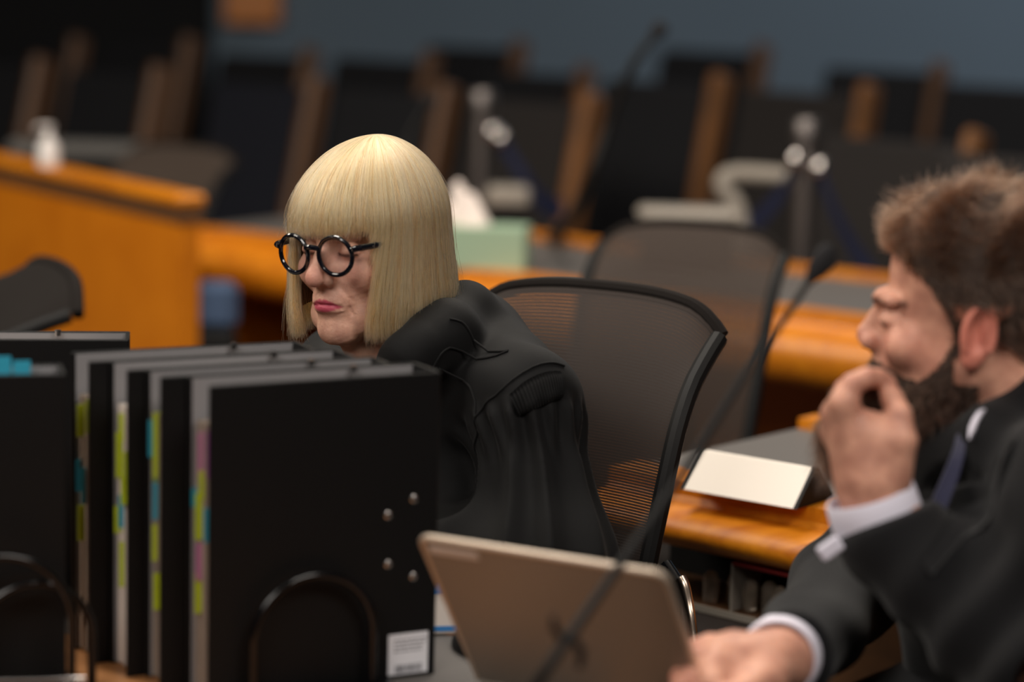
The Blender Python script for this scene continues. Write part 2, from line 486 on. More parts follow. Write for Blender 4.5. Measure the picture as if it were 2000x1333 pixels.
def ribbon(name, fn, A, Bv, material, parent, origin, off=0.002, thick=0.003, nv=4):
    """strip between two polylines A and Bv, laid on a field's surface and given thickness"""
    A = np.asarray(A, float); Bv = np.asarray(Bv, float); n = len(A)
    G = np.stack([A + (Bv - A) * (j / nv) for j in range(nv + 1)], 1).reshape(-1, 3)
    G = on_surface(fn, G, off); N = normals(fn, G, 0.002)
    V = np.vstack([G, G - N * thick]); k = nv + 1; Fc = []
    for i in range(n - 1):
        for j in range(nv):
            a, b, c, d = i * k + j, i * k + j + 1, (i + 1) * k + j + 1, (i + 1) * k + j
            Fc.append((a, b, c, d)); m = n * k; Fc.append((a + m, d + m, c + m, b + m))
    m = n * k; rim = [i * k for i in range(n)] + [(n - 1) * k + j for j in range(1, k)] + [i * k + nv for i in range(n - 2, -1, -1)] + list(range(nv - 1, 0, -1))
    for i in range(len(rim)):
        a, b = rim[i], rim[(i + 1) % len(rim)]; Fc.append((a, a + m, b + m, b))
    return np_mesh(name, V, Fc, material, parent, True, origin)


def strands(name, pts_list, radii, material, parent, origin):
    """pts_list: (N, K, 3) array"""
    pts = np.asarray(pts_list, np.float32) - np.asarray(origin, np.float32); N, K, _ = pts.shape
    hc = bpy.data.hair_curves.new(name); hc.add_curves([K] * N)
    hc.position_data.foreach_set('vector', pts.ravel())
    rad = np.broadcast_to(np.asarray(radii, np.float32), (N, K)).ravel()
    hc.points.foreach_set('radius', np.ascontiguousarray(rad))
    hc.materials.append(material)
    return link(bpy.data.objects.new(name, hc), parent)


def resample(path, n):
    path = np.asarray(path, float); s = np.r_[0, np.cumsum(np.linalg.norm(np.diff(path, axis=0), axis=1))]
    t = np.linspace(0, s[-1], n); return np.stack([np.interp(t, s, path[:, i]) for i in range(path.shape[1])], 1)


def smooth_path(pts, n=24):
    """Catmull-Rom through the points"""
    p = [np.asarray(q, float) for q in pts]; p = [2 * p[0] - p[1]] + p + [2 * p[-1] - p[-2]]; out = []
    m = len(p) - 3; per = max(2, n // m)
    for i in range(m):
        a, b, c, d = p[i:i + 4]
        for j in range(per):
            t = j / per; out.append(0.5 * (2 * b + (c - a) * t + (2 * a - 5 * b + 4 * c - d) * t * t + (3 * b - a - 3 * c + d) * t ** 3))
    out.append(p[-2]); return np.array(out)

# ============================================================ the setting
def structure(o): o['kind'] = 'structure'; return o


structure(MB().box((0, 6, -0.05), (16, 14.6, 0.1)).build('floor', M['carpet'], smooth=False))
structure(MB().box((0, 6, 4.25), (16, 14.6, 0.1)).build('ceiling', M['ceil'], smooth=False))
structure(MB().box((0, 13.2, 2.1), (16, 0.2, 4.2)).build('wall_back', M['wallblue'], smooth=False))
structure(MB().box((-7.9, 6, 2.1), (0.2, 14.4, 4.2)).build('wall_left', M['walldark'], smooth=False))
structure(MB().box((7.9, 6, 2.1), (0.2, 14.4, 4.2)).build('wall_right', M['wallblue'], smooth=False))
structure(MB().box((0, -1.1, 2.1), (16, 0.2, 4.2)).build('wall_front', M['walldark'], smooth=False))
# raised gallery steps under the rear seats
structure(MB().box((1.0, 9.75, 0.09), (11.4, 6.8, 0.18)).build('floor_gallery_step', M['carpet'], smooth=False))
structure(MB().box((1.0, 11.6, 0.27), (11.4, 3.1, 0.18)).build('floor_gallery_upper_step', M['carpet'], smooth=False))

# dark doors and the amber panel at the far left
a = P(-40, 0, 12.9); b = P(412, 40, 12.9)
structure(MB().box(((a[0] + b[0]) / 2 - 0.8, 13.05, 1.5), (b[0] - a[0] + 1.6, 0.1, 3.4)).build('door_1', M['walldark'], smooth=False))
a = P(425, 0, 12.6); b = P(535, 52, 12.6)
MBp = MB().box(((a[0] + b[0]) / 2, 13.03, b[2] + 0.5), (b[0] - a[0], 0.12, 1.0), bev=0.01)
tag(MBp.build('wood_wall_panel', M['amber_plain'], smooth=False), 'small amber wooden panel high on the back wall above the gallery seats', 'wall panel')


# ============================================================ desks
def desk(name, label, front, zt, depth, parts_extra=None, legs=(), roll=0.105, inlay=0.22):
    """front: level polyline of the front top edge (towards the room's near side); body lies on its left-hand side"""
    o = thing(name, label, 'desk', (front[0][0], front[0][1], 0))
    org = np.array([front[0][0], front[0][1], 0])
    fr = 0.13
    # front trim: a flat strip, a small step, then a big rounded nose
    prof = [(0.055, zt - 0.02), (0.055, zt), (fr, zt), (fr, zt - 0.03)]
    prof = prof[::-1]
    nose = [(0.056, zt - 0.019)] + [(0.05 - 0.06 * math.sin(q), zt - 0.03 - (roll / 2) * (1 - math.cos(q))) for q in np.linspace(0, math.pi, 14)] + [(0.056, zt - 0.03 - roll), (0.09, zt - 0.03 - roll), (0.09, zt - 0.031)]
    MB().sweep(prof, front).build('front_trim', M['amber'], o, origin=org)
    MB().sweep(nose[::-1], front).build('bullnose_rail', M['amber'], o, origin=org)
    MB().sweep([(fr, zt - 0.03), (fr, zt - 0.006), (depth - 0.05, zt - 0.006), (depth - 0.05, zt - 0.03)][::-1], front).build('inlay_top', M['deskgrey'], o, origin=org)
    MB().sweep([(depth - 0.05, zt - 0.04), (depth - 0.05, zt + 0.012), (depth, zt + 0.012), (depth, zt - 0.04)][::-1], front).build('back_trim', M['amber'], o, origin=org)
    MB().sweep([(depth - 0.06, 0.0), (depth - 0.06, zt - 0.04), (depth - 0.035, zt - 0.04), (depth - 0.035, 0.0)][::-1], front).build('modesty_panel', M['amber_plain'], o, origin=org)
    fr_ = np.asarray(front, float)
    for t in legs:
        q = resample(fr_, 101)[int(t * 100)]; tt = fr_[-1] - fr_[0]; an = math.atan2(tt[1], tt[0]); nn = np.array([-math.sin(an), math.cos(an)])
        c = q[:2] + nn * (0.09 + (depth - 0.16) / 2 + 0.01)
        MB().box((c[0], c[1], (zt - 0.03) / 2), (0.05, depth - 0.18, zt - 0.03), Rz(an)).build('leg_panel', M['amber_plain'], o, smooth=False, origin=org)
    return o


# desk just behind the woman's chair
p1 = PZ(1355, 965, 0.75); p2 = PZ(1575, 1010, 0.75); dn = (p2 - p1) / np.linalg.norm(p2 - p1)
NF = [p1 - dn * 0.20, p1 + dn * 0.3, p1 + dn * 1.6]
deskN = desk('curved_desk', 'amber wooden desk with grey top behind the front mesh chair, carrying the white name plate', [q[:2] for q in NF], 0.75, 0.60, legs=(0.66,), roll=0.062)
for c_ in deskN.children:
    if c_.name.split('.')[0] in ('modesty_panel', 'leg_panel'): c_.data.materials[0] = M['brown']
# long desk with the tissue box
LA = [PZ(u, v, 0.75) for u, v in ((330, 447), (480, 465), (900, 531), (1200, 571), (1600, 622), (1900, 662))]
LAp = [LA[0][:2], LA[1][:2], LA[2][:2], LA[3][:2], LA[4][:2], LA[5][:2]]
LAs = smooth_path([np.r_[q, 0] for q in LAp], 20)[:, :2]
deskA = desk('curved_desk', 'long amber wooden desk with grey top carrying the green tissue box', list(LAs), 0.75, 0.72, legs=(0.02, 0.36, 0.86), roll=0.13)

# foreground desk
FZ = 0.727
q1 = PZ(-60, 1318, FZ); q2 = PZ(870, 1310, FZ)
fd = thing('front_desk', 'wooden desk in front carrying the black binders and the laptop', 'desk', (-0.25, 2.86, 0), math.radians(-29))
org = np.array([0.0, 0.42, 0])   # local frame: far edge at y = 0
MB().box((-0.275, 0.0, FZ - 0.02), (1.75, 0.84, 0.04), bev=0.008).build('desk_top', M['desktop'], fd, origin=org)
MB().box((-0.275, 0.248, FZ - 0.0005), (1.6, 0.24, 0.003)).build('writing_inlay', M['deskgrey'], fd, smooth=False, origin=org)
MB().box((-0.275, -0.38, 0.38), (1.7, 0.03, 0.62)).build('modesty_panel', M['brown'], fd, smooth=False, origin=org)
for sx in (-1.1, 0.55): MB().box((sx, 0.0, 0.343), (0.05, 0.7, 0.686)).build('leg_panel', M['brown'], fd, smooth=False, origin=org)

# partition at the left
A = PZ(-160, 274, 0.92); B = PZ(353, 381, 0.92); dv = (B - A)[:2]; Lp = np.linalg.norm(dv); an = math.atan2(dv[1], dv[0])
pt = thing('wooden_partition', 'amber wooden counter panel at the far left with sanitiser bottle on its rim', 'partition', (*((A + B)[:2] / 2), 0), an)
MB().box((0, 0.03, 0.905), (Lp, 0.08, 0.03), bev=0.008).build('top_rim', M['amber'], pt)
MB().box((0, 0.03, 0.87), (Lp - 0.01, 0.06, 0.04)).build('rim_shadow_strip', M['brown'], pt, smooth=False)  # dark strip standing in for the shadow line below the rim
MB().box((0.17, 0.03, 0.425), (Lp - 0.36, 0.05, 0.85)).build('face_panel', M['amber_plain'], pt, smooth=False)
MB().box((-Lp / 2 + 0.1, 0.0, 0.425), (0.36, 0.06, 0.85)).build('end_post', M['brown'], pt, smooth=False)


# ============================================================ mesh office chair
def office_chair(label, loc, rotz, group='mesh office chairs', w=0.25, top=1.0, material=None, arms=True, curl=0.075):
    """front of the chair is local -y"""
    o = thing('office_chair', label, 'chair', loc, rotz, group)
    nu, nv = 25, 41
    zb = 0.50

    def S(a, t):            # a -1..1 across, t 0..1 up
        ww = w * (0.86 + 0.14 * math.sin(min(1, t * 1.15) * math.pi / 2))
        # rounded top corners
        zt = zb + (top - zb) * t
        cx = a * ww
        lift = 0.026 * (1 - abs(a) ** 3) * max(0, (t - 0.55) / 0.45) ** 2
        drop = -0.02 * (max(0, abs(a) - 0.7) / 0.3) ** 2 * max(0, (t - 0.85) / 0.15)
        y = 0.10 + 0.14 * t + curl * max(0, (t - 0.72) / 0.28) ** 2 - 0.05 * a * a * (1 - 0.5 * t) - 0.035 * math.sin(t * math.pi) * 0.8
        return np.array([cx, y, zt + lift + drop])
    V = []; UV = []
    for j in range(nv):
        for i in range(nu):
            a = -1 + 2 * i / (nu - 1); t = j / (nv - 1); V.append(S(a, t)); UV.append((a * w, (top - zb) * t))
    V = np.array(V); Fc = [(j * nu + i, j * nu + i + 1, (j + 1) * nu + i + 1, (j + 1) * nu + i) for j in range(nv - 1) for i in range(nu - 1)]
    bk = np_mesh('backrest', V, Fc, material or M['chairmesh'], o, True, uv=UV)
    # side frames and the padded top lip
    for sg, nm in ((-1, 'side_frame'), (1, 'side_frame')):
        MB().tube([S(sg, t) + (0, 0.006, 0) for t in np.linspace(0, 0.985, 26)], 0.0125, 10, flat=1.0).build(nm, M['black'], o)
    pts = [S(a, 1.0) + (0, 0.004, -0.004) for a in np.linspace(-1, 1, 31)]
    MB().tube(pts, 0.011, 10).build('top_lip', M['chairpad'], o)
    MB().tube([S(a, 0.0) for a in np.linspace(-1, 1, 15)], 0.014, 10).build('lower_frame', M['black'], o)
    MB().tube([(0, 0.24, 0.75), (0, 0.27, 0.6), (0, 0.24, 0.45), (0, 0.05, 0.4)], [0.02, 0.03, 0.03, 0.03], 10).build('spine', M['black'], o)
    se = MB().box((0, -0.03, 0.46), (0.48, 0.47, 0.075), bev=0.03)
    se.build('seat', M['chairpad'], o)
    if arms:
        for sg in (-1, 1):
            ar = MB(); x = sg * 0.285
            ar.tube(smooth_path([(x, 0.17, 0.64), (x, 0.12, 0.66), (x, -0.12, 0.665), (x, -0.17, 0.655)], 12), 0.022, 10, flat=1.2)
            ar.build('armrest', M['black'], o)
            MB().tube(smooth_path([(x, 0.10, 0.655), (x, 0.11, 0.6), (x, 0.06, 0.47), (x * 0.7, 0.02, 0.41)], 14), 0.012, 10).build('arm_bracket', M['chrome'], o)
    MB().lathe([(0.028, 0.1), (0.028, 0.4), (0.06, 0.42)], n=16).build('gas_post', M['chrome'], o)
    bs = MB()
    for k in range(5):
        q = 2 * math.pi * k / 5 + 0.3
        bs.tube([(0, 0, 0.12), (0.16 * math.cos(q), 0.16 * math.sin(q), 0.1), (0.3 * math.cos(q), 0.3 * math.sin(q), 0.075)], [0.03, 0.022, 0.016], 8)
    bs.build('star_base', M['black'], o)
    for k in range(5):
        q = 2 * math.pi * k / 5 + 0.3
        MB().lathe([(0.0, -0.02), (0.028, -0.018), (0.028, 0.018), (0.0, 0.02)], (0.3 * math.cos(q), 0.3 * math.sin(q), 0.029), 14, Rz(q + 1.2) @ Rx(math.pi / 2)).build('caster', M['black'], o)
    return o


def chair_at(corner_local, target, rotz):
    c = Rz(rotz) @ np.array(corner_local); return (target[0] - c[0], target[1] - c[1], 0)


rz = math.radians(-28)
tw = P(1398, 655, 3.2)
ch1 = office_chair('black mesh office chair the robed person sits on', chair_at((0.187, 0.275, 0.97), tw, rz), rz, top=tw[2] + 0.02, w=0.187, arms=False)
rz2 = math.radians(-18)
tw = P(1540, 490, 4.5)
ch2 = office_chair('empty black mesh office chair behind, between the two amber desks', chair_at((0.187, 0.275, 0.97), tw, rz2), rz2, top=tw[2] + 0.01, w=0.178, material=M['chairmesh2'])
rz3 = math.radians(-68)
tw = P(92, 550, 4.2)
ch3 = office_chair('dark office chair with curled top lip at the left in front of the amber partition', chair_at((0.0, 0.325, 0.97), tw, rz3), rz3, top=tw[2], w=0.24, material=M['chairpad'], curl=0.11, arms=False)
tw = P(255, 307, 7.1)
rz4 = math.radians(-25)
ch4 = office_chair('dark office chair whose top shows above the amber partition', (tw[0], tw[1] - 0.1, 0), rz4, top=tw[2], w=0.2, material=M['taupe'], arms=False)


# ============================================================ gallery seats
def gallery_seat(label, loc, rotz, mt, group='black gallery seats with wooden sides', wood='amber_plain', hh=0.78):
    o = thing('gallery_seat', label, 'seat', loc, rotz, group)
    rc = math.radians(14)
    R = Rx(-rc)
    # wood side panel sits on the local +x side, backrest beside it, tipped back about the hinge at z 0.35
    def tip(c): return R @ (np.array(c) - (0, 0, 0.35)) + (0, 0, 0.35)
    MB().box(tip((0, 0.0, 0.35 + hh / 2 - 0.02)), (0.50, 0.07, hh - 0.03), R, bev=0.02).build('backrest', mt, o)
    MB().box((0, -0.24, 0.42), (0.5, 0.46, 0.12), bev=0.03).build('seat_cushion', mt, o)
    MB().box(tip((0.285, -0.02, 0.35 + hh / 2)), (0.055, 0.11, hh + 0.02), R, bev=0.015).build('side_panel', M[wood], o)
    MB().box((0.285, -0.2, 0.22), (0.05, 0.42, 0.44), bev=0.01).build('end_support', M['brown'], o)
    return o


proto = None
rows = [
    # u, v (top of the wooden side panel), distance, yaw deg, material, where
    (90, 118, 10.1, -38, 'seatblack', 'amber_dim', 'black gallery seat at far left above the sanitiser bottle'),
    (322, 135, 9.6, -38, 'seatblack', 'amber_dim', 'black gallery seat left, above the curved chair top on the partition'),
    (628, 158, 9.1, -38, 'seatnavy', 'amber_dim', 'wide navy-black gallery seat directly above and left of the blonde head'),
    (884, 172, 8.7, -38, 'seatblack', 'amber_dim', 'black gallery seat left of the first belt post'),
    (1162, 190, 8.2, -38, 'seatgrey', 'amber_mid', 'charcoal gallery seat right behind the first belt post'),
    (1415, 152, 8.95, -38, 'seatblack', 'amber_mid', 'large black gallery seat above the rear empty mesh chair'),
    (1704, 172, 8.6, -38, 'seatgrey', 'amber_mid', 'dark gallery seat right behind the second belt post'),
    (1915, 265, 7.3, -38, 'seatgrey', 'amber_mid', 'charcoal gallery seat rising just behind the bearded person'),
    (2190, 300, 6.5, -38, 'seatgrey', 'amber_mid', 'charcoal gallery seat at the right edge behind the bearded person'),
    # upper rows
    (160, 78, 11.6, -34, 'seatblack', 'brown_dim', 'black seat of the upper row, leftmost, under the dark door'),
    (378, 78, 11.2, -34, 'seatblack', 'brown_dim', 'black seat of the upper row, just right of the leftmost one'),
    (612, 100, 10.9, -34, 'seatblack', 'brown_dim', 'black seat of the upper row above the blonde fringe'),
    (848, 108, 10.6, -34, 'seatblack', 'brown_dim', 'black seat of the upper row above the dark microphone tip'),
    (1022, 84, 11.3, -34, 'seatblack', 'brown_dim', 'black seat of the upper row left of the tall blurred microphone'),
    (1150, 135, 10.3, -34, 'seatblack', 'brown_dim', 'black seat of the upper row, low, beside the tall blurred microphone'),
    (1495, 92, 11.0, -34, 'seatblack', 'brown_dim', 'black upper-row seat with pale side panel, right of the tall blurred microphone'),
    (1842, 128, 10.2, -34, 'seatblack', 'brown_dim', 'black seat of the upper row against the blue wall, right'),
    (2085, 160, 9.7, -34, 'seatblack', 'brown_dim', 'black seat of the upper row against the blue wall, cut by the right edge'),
]
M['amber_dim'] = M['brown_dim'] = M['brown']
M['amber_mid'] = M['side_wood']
for u, v, d, yaw, mt, wd, lab in rows:
    q = P(u, v, d); hh = 0.78; ry = math.radians(yaw)
    rc = math.radians(14)
    off = Rz(ry) @ np.array([0.285, math.sin(rc) * hh, 0])
    base = q[2] - (0.35 + hh * math.cos(rc))
    st = 0.36 if q[1] > 10.05 else (0.18 if q[1] > 6.4 else 0)
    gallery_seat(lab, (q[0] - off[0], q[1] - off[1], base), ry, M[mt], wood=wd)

# ============================================================ binders
BW, BH, BT = 0.262, 0.335, 0.066
bz = FZ
bl = PZ(410, 755, bz + BH); br = PZ(855, 727, bz + BH)
bdir = (br - bl) / np.linalg.norm(br - bl); ban = math.atan2(bdir[1], bdir[0])


def binder(label, loc, rotz, tabs, thick=BT, front=False, group='black lever arch binders', papers='paperedge', width=BW, height=BH, lean=0.0):
    """local x runs from the open page edge (0) to the spine (width); local -y is the front cover"""
    o = thing('lever_arch_binder', label, 'binder', loc, rotz, group)
    cv = 0.0045
    MB().box((width / 2, cv / 2, height / 2), (width, cv, height), bev=0.0012).build('front_cover', M['blackmat'], o)
    MB().box((width / 2, thick - cv / 2, height / 2), (width, cv, height), bev=0.0012).build('back_cover', M['blackmat'], o)
    MB().box((width - cv / 2, thick / 2, height / 2), (cv, thick - 2 * cv, height)).build('spine', M['blackmat'], o, smooth=False)
    MB().box((width / 2 + 0.001, thick - cv - 0.0006, height / 2), (width - 0.006, 0.001, height - 0.004)).build('lining', M['binderin'], o, smooth=False)
    pw = thick * 0.66
    g = MB()
    for k in range(7):
        g.box((0.006 + 0.0025 * (k % 3) + (width - 0.045) / 2, cv + 0.006 + pw * k / 6, 0.147 + 0.001 * (k % 2)), (width - 0.045, pw / 7.5, 0.286), Rz(0.012 * (k - 3)))
    g.build('pages', M[papers], o, smooth=False)
    # lever arch fitting: plate, arches
    MB().box((width - 0.05, thick - cv - 0.004, height / 2), (0.05, 0.004, 0.19)).build('lever_plate', M['steel'], o, smooth=False)
    for zz in (-0.04, 0.04):
        arc = [(width - 0.05 + 0.0, thick - 0.008 - (thick - 0.016) * math.sin(q) ** 0.8 * 0.9, height / 2 + zz) if False else (width - 0.035 - 0.028 * math.cos(q), thick - 0.008 - (thick - 0.022) * math.sin(q), height / 2 + zz) for q in np.linspace(0, math.pi, 13)]
        MB().tube(arc, 0.0018, 8).build('arch_ring', M['steel'], o)
    for nm, z0, dz, dy, dx, w in tabs:
        MB().box((0.0095 + dx, cv + 0.006 + pw * dy, z0), (0.018, 0.0009, dz), Rz(w)).build('index_tab', M['tab_' + nm], o, smooth=False)
    # top eyelets where the slotted covers lock
    for yy in (thick - 0.012,):
        MB().tube([(width * 0.70, yy, height - 0.004), (width * 0.70, yy, height + 0.003)], 0.004, 10).build('rado_eyelet', M['steel'], o)
    if front:
        for du, dv_ in ((808, 975), (758, 1007), (758, 1103), (807, 1127)):
            # read the rivets' places on the cover
            D = FW + (du - 1000) / F * RI + (666.5 - dv_) / F * UP; n = np.array([math.sin(rotz), -math.cos(rotz), 0]); L = np.asarray(loc, float)
            t = ((L - C0) @ n) / (D @ n); w = C0 + D * t - L; x = w @ np.array([math.cos(rotz), math.sin(rotz), 0]); z = w[2]
            MB().lathe([(0.0045, -0.0002), (0.0045, 0.0008), (0.0025, 0.002), (0.0, 0.0022)], (x, 0, z), 16, Rx(math.pi / 2)).build('rivet', M['steel'], o)
        lb = MB().box((0.229, -0.0006, 0.028), (0.047, 0.0008, 0.045)).build('barcode_label', M['label'], o, smooth=False)
        tx = MB()
        for r_ in range(4):
            x = 0.212
            while x < 0.246:
                wl = random.uniform(0.002, 0.006); tx.box((x + wl / 2, -0.0012, 0.044 - r_ * 0.0042), (wl, 0.0003, 0.0013)); x += wl + 0.0014
        x = 0.214
        while x < 0.246:
            wl = random.choice((0.0005, 0.0009, 0.0013)); tx.box((x, -0.0012, 0.0115), (wl, 0.0003, 0.009)); x += wl + random.choice((0.0007, 0.0012))
        tx.build('label_print', M['ink'], lb, smooth=False)
    return o


G, Bl, Pu, Pk = 'green', 'blue', 'purple', 'pink'
tabsets = [
    [(Pu, 0.262, 0.05, 0.0, 0, 0.1), (Pk, 0.258, 0.045, 0.55, 0.0, 0), (G, 0.226, 0.03, 0.45, 0, 0), (Bl, 0.186, 0.036, 0.15, 0, 0.1), (G, 0.19, 0.05, 0.7, 0, 0), (Bl, 0.208, 0.02, 0.95, 0, 0), (Pk, 0.142, 0.04, 0.65, 0, 0), (G, 0.108, 0.044, 0.7, 0, 0)],
    [(G, 0.255, 0.075, 0.5, 0, 0), (Bl, 0.262, 0.04, 0.95, 0, 0), (Bl, 0.2, 0.045, 0.5, 0, 0), (G, 0.152, 0.04, 0.55, 0, 0), (G, 0.1, 0.04, 0.4, 0, 0)],
    [(G, 0.268, 0.03, 0.5, 0, 0), (G, 0.236, 0.05, 0.75, 0, 0.1), (G, 0.222, 0.045, 0.1, 0, 0), (G, 0.2, 0.03, 0.3, 0, 0), (Bl, 0.176, 0.036, 0.5, 0, 0), (G, 0.164, 0.03, 0.85, 0, 0), (G, 0.118, 0.05, 0.45, 0, 0)],
    [(G, 0.272, 0.036, 0.1, 0, 0), (G, 0.262, 0.036, 0.8, 0, 0), (Bl, 0.2, 0.036, 0.9, 0, 0), (Bl, 0.192, 0.04, 0.5, 0, 0), (G, 0.148, 0.04, 0.75, 0, 0)],
]
bn = np.array([-math.sin(ban), math.cos(ban), 0])
blabels = ['black binder nearest in the row, four rivets and white barcode label on its cover',
           'black binder second from the front of the row, few lime tabs in a narrow gap',
           'black binder third from the front, crammed white pages and many lime tabs',
           'rearmost black binder of the front row, sparse lime and blue tabs on brown pages']
lefts = [(410, 755), (318, 738), (250, 728), (172, 712)]
gaps = []
for i in range(4):
    loc = np.array([bl[0], bl[1], bz]) + bn * (0, 0.0675, 0.1185, 0.182)[i] + bdir * (0, -0.028, -0.047, -0.068)[i]
    binder(blabels[i], loc, ban - 0.008 * i, tabsets[i], thick=(0.066, 0.049, 0.062, 0.068)[i], front=(i == 0), papers='paper' if i == 2 else 'paperedge')
# the two further binders at the left
ll = PZ(-190, 745, bz + BH); ll2 = PZ(-150, 664, 1.11)
lz = ban - 0.02
binder('black binder at the left edge, its top ringed with blue and purple tabs', np.array([PZ(128, 731, bz + BH)[0] - 0.262 * math.cos(math.radians(14)), PZ(128, 731, bz + BH)[1] - 0.262 * math.sin(math.radians(14)), bz]), math.radians(14), [(Pu, 0.332, 0.02, 0.8, 0.15, 0), (Bl, 0.336, 0.022, 0.8, 0.19, 0), (Bl, 0.332, 0.02, 0.8, 0.21, 0)])
w = P(252, 664, 2.86); yy = math.radians(8)
hb = w[2] - bz
binder('taller black binder at the back left with pale page edges along its top', np.array([w[0] - 0.285 * math.cos(yy), w[1] - 0.285 * math.sin(yy), bz]), yy, [], width=0.285, height=hb, papers='paper')

# black wire file sorters with arched dividers standing by the covers
def wire_arch(o, c, ax, r, h):
    pts = [c - ax * r] + [c - ax * r + np.array([0, 0, h])] + [c + np.array([0, 0, h]) - ax * r * math.cos(q) + np.array([0, 0, r * math.sin(q)]) for q in np.linspace(0.1, math.pi - 0.1, 19)] + [c + ax * r + np.array([0, 0, h])] + [c + ax * r]
    MB().tube(pts, 0.0048, 12).build('arched_divider', M['blackgloss'], o, origin=np.array(o.location))


c1 = np.array([bl[0], bl[1], bz]) + bdir * 0.112 - bn * 0.016
fs = thing('file_sorter', 'black arched file sorter standing against the cover of the nearest binder', 'file sorter', c1)
wire_arch(fs, c1 + (0, 0, 0.004), bdir, 0.068, 0.058)
MB().box(c1 + np.array([0, 0, 0.003]), (0.18, 0.026, 0.006), Rz(ban), bev=0.002).build('base_plate', M['blackgloss'], fs, origin=np.array(fs.location))
c2 = PZ(85, 1338, bz) ; a2 = np.array([math.cos(math.radians(20)), math.sin(math.radians(20)), 0])
c2 = PZ(128, 731, bz + BH) * (1, 1, 0) + (0, 0, bz) - a2 * 0.075 + (0.012, -0.035, 0)
fs2 = thing('file_sorter', 'black file sorter with two nested arches in front of the leftmost binder', 'file sorter', c2)
wire_arch(fs2, c2 + (0, 0, 0.004), a2, 0.075, 0.075)
wire_arch(fs2, c2 + a2 * 0.03 + (0.003, 0.018, 0.004), a2, 0.06, 0.055)
MB().box(c2 + np.array([0, 0, 0.003]), (0.2, 0.05, 0.006), Rz(math.radians(20)), bev=0.002).build('base_plate', M['blackgloss'], fs2, origin=np.array(fs2.location))
MB().tube([c2 + (-0.12, -0.045, 0.03), c2 + (0.09, -0.01, 0.03), c2 + (0.095, -0.03, 0.004), c2 + (-0.12, -0.065, 0.004)], 0.002, 8).build('wire_rail', M['steel'], fs2, origin=np.array(fs2.location))

# ============================================================ laptop
lt = P(820, 1048, 2.42)
LW, LH = 0.270, 0.225
han = math.radians(-28)
h_ = np.array([math.cos(han), math.sin(han), 0]); nb_ = np.array([math.sin(han), -math.cos(han), 0])   # nb_: back of the lid
lean = math.radians(36)
u_ = math.cos(lean) * np.array([0, 0, 1]) + math.sin(lean) * nb_
LH = (lt[2] - FZ - 0.018) / math.cos(lean)
hin = lt - u_ * LH           # left hinge end
no_ = math.cos(lean) * nb_ - math.sin(lean) * np.array([0, 0, 1])
lp = thing('laptop', 'open silver-brown laptop, back of its lid to the viewer, in front of the bearded person', 'laptop', (hin + h_ * LW / 2) * (1, 1, 0) + (0, 0, FZ))
lo_ = np.array(lp.location)
RL = np.stack([h_, -no_, u_], 1)
MB().box(hin + h_ * LW / 2 + u_ * LH / 2, (LW, 0.005, LH), RL, bev=0.0022).build('lid', M['aluminium'], lp, origin=lo_, smooth=False)
rim = MB()
cr = 0.012
pth = [hin + h_ * 0.0] + [hin + u_ * (LH - cr) + h_ * cr + cr * (-math.cos(q) * h_ + math.sin(q) * u_) for q in np.linspace(0, math.pi / 2, 6)] + [hin + u_ * (LH - cr) + h_ * (LW - cr) + cr * (math.sin(q) * h_ + math.cos(q) * u_) for q in np.linspace(0, math.pi / 2, 6)] + [hin + h_ * LW]
rim.tube(pth, 0.0036, 10).build('lid_rim', M['laptopedge'], lp, origin=lo_)
MB().box(hin + h_ * LW / 2 + u_ * LH / 2 - no_ * 0.0032, (LW - 0.012, 0.001, LH - 0.012), RL).build('screen', M['blackgloss'], lp, origin=lo_, smooth=False)
MB().box(hin + h_ * 0.036 + u_ * (LH - 0.0145) + no_ * 0.003, (0.056, 0.0012, 0.011), RL, bev=0.0005).build('lid_badge', M['stickers'], lp, origin=lo_)
RB = np.stack([h_, -nb_, (0, 0, 1)], 1)
MB().box(hin * (1, 1, 0) + (0, 0, FZ + 0.010) + h_ * LW / 2 - nb_ * 0.115, (LW, 0.23, 0.016), RB, bev=0.004).build('keyboard_base', M['aluminium'], lp, origin=lo_)
kb = MB()
for r_ in range(5):
    for k in range(14): kb.box(hin * (1, 1, 0) + (0, 0, FZ + 0.0188) + h_ * (0.026 + 0.021 * k) - nb_ * (0.03 + 0.02 * r_), (0.0175, 0.0165, 0.0016), RB)
kb.build('keys', M['black'], lp, origin=lo_, smooth=False)


